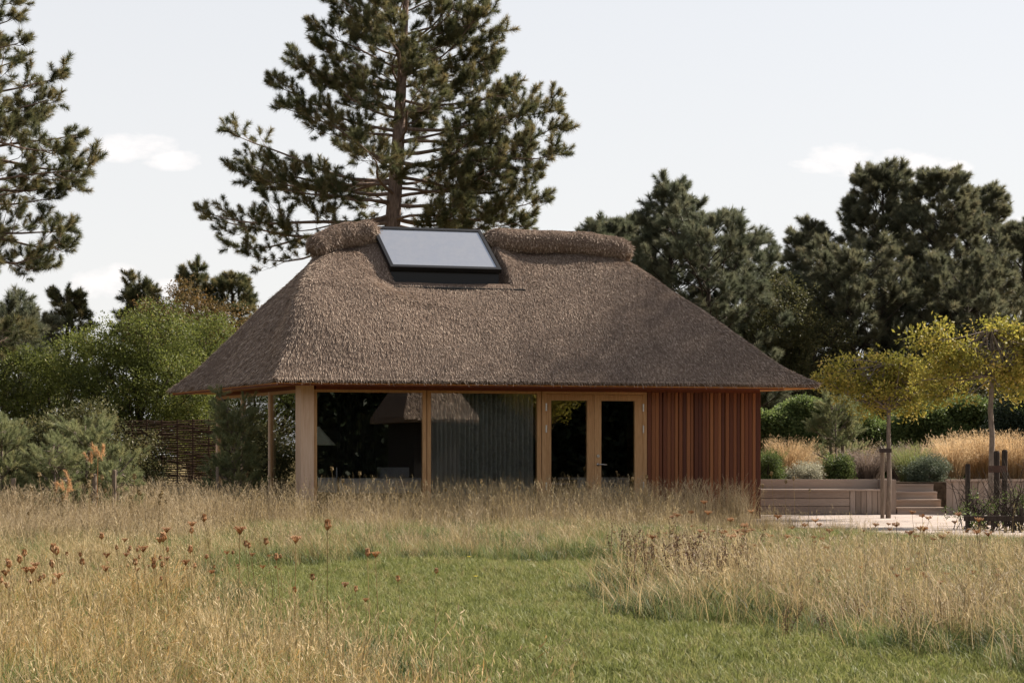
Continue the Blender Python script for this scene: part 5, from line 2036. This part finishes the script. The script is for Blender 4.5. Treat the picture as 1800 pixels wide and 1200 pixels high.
# dead orange shoots and yellow flowers
for (px, py, Y, lab) in [(170, 805, 28.6, 'orange dead pine shoot in front of the bushy young pine'), (117, 858, 27.5, 'orange dead shoot low in the grass at the left')]:
    x, y, _ = at(px, Y)
    z = float(ground_z(x, y))
    root = thing('dead_shoot', lab, 'plant', (x, y, z))
    part(MB().tube([(x, y, z), (x + .02, y, zat(py, Y))], [.01, .006], 5), 'stem', M['umbel'], root)
    T_DEAD = bpy.data.collections.get('tuft_dead') or coll_of('tuft_dead', tuft_proto, 2, mat=M['umbel'], n=80, shoot=.22, nl=.10, w=.008)
    k = 7
    scatter('foliage', T_DEAD, np.array([(x + random.gauss(0, .06), y + random.gauss(0, .06), zat(py, Y) + random.gauss(-.03, .08)) for _ in range(k)]), np.array([(random.gauss(0, .5), random.gauss(0, .5), 1) for _ in range(k)]), np.full(k, .9), root)
for (px, py, lab) in [(825, 990, 'small yellow flower at the far edge of the mown path'), (978, 985, 'small yellow flower near the right end of the mown path'), (930, 994, 'tiny pale daisy in the mown path'), (836, 1022, 'tiny yellow flower low in the mown path')]:
    x, y = G(px, py, -.03)
    z = float(ground_z(x, y))
    root = thing('flower', lab, 'flower', (x, y, z))
    part(MB().tube([(x, y, z), (x, y, z + .07)], .003, 4), 'stem', M['leaf_green'], root)
    mb = MB()
    c = np.array((x, y, z + .075))
    for q in range(8):
        a = 2 * PI * q / 8
        d = np.array((math.cos(a), math.sin(a), .25))
        s = np.array((-math.sin(a), math.cos(a), 0)) * .008
        mb.add([c, c + d * .02 + s, c + d * .034, c + d * .02 - s], [(0, 1, 2, 3)])
    part(mb, 'petals', M['leaf_silver'] if 'daisy' in lab else M['flower_yellow'], root)

# ------------------------------------------------------------------ what the windows mirror: the place behind the camera
t = thing('thatched_hut', 'small thatched hut mirrored in the first front window', 'hut', (11.6, 6.6, 0))


def hut():
    cx, cy = 10.35, 6.6
    w, d, o, ze, zr = .85, 1.6, .55, 2.62, 4.9
    a = .12
    ca, sa = math.cos(a), math.sin(a)
    R = lambda x, y, z: np.array((cx + ca * x - sa * y, cy + sa * x + ca * y, z))
    mb = MB()
    mb.hexa([R(-w, -d, 0), R(w, -d, 0), R(w, d, 0), R(-w, d, 0), R(-w, -d, ze - .16), R(w, -d, ze - .16), R(w, d, ze - .16), R(-w, d, ze - .16)])
    part(mb, 'wall', M['tarred'], t)
    mb = MB()
    mb.hexa([R(-w - o, -d - o, ze - .15), R(w + o, -d - o, ze - .15), R(w + o, d + o, ze - .15), R(-w - o, d + o, ze - .15), R(-w - o, -d - o, ze + .05), R(w + o, -d - o, ze + .05), R(w + o, d + o, ze + .05), R(-w - o, d + o, ze + .05)])
    mb.hexa([R(-w - o, -d - o, ze + .051), R(w + o, -d - o, ze + .051), R(w + o, d + o, ze + .051), R(-w - o, d + o, ze + .051), R(-w + .5, -.1, zr), R(w - .5, -.1, zr), R(w - .5, .1, zr), R(-w + .5, .1, zr)])
    part(mb, 'roof', M['thatch'], t)
    n = 9000
    f, q = RNG.uniform(0, 1, n), RNG.uniform(-1, 1, n)
    xx = q * ((w + o) + (w - .5 - w - o) * f)
    p = np.stack([R(x_, (d + o) + (.1 - d - o) * f_, ze + .05 + (zr - ze - .05) * f_) for x_, f_ in zip(xx, f)])
    up = R(0, .1, zr) - R(0, d + o, ze + .05)
    up /= np.linalg.norm(up)
    nn = np.cross(up, R(1, 0, 0) - R(0, 0, 0))
    nn = nn / np.linalg.norm(nn)
    nn = nn if nn[2] > 0 else -nn
    straw_mesh('thatch_reeds', p, np.tile(nn, (n, 1)), np.tile(-up, (n, 1)), t, wd=(.015, .03), ln=(.1, .25))


hut()
leafy_tree('yellow leaved tree mirrored in the second front window', (14.2, 8.6, 0), [(0, 0, 3.6, 1.5, 1.4, 1.0), (.8, .3, 4.3, 1.1, 1.1, .8), (-.9, 0, 4.2, 1.0, 1.0, .8)], T_YELL, 950, 'young_tree', 'tree', tscale=1.1, bark_m='bark_grey', seed=401, trunk=[(0, 0, -.05, .09), (0, 0, 1.5, .07), (0, 0, 2.8, .06), (0, 0, 4.0, .03)], limb_n=50)
r = np.random.default_rng(405)
n = 26000
ang = r.uniform(-.3, 1.65, n)
rad = r.uniform(40, 47, n)
wx, wy = 0 + rad * np.sin(ang), 30 - rad * np.cos(ang)
wz = r.uniform(0, 1, n) ** .8 * (8.0 + 1.8 * np.sin(ang * 9) + 1.2 * np.sin(ang * 23))
o = scatter('woodland_edge', T_DKLEAF, np.stack([wx, wy, wz], 1), r.normal(size=(n, 3)), r.uniform(5.0, 8.0, n))
tag(o, 'dark wood edge mirrored in the windows', 'woodland')
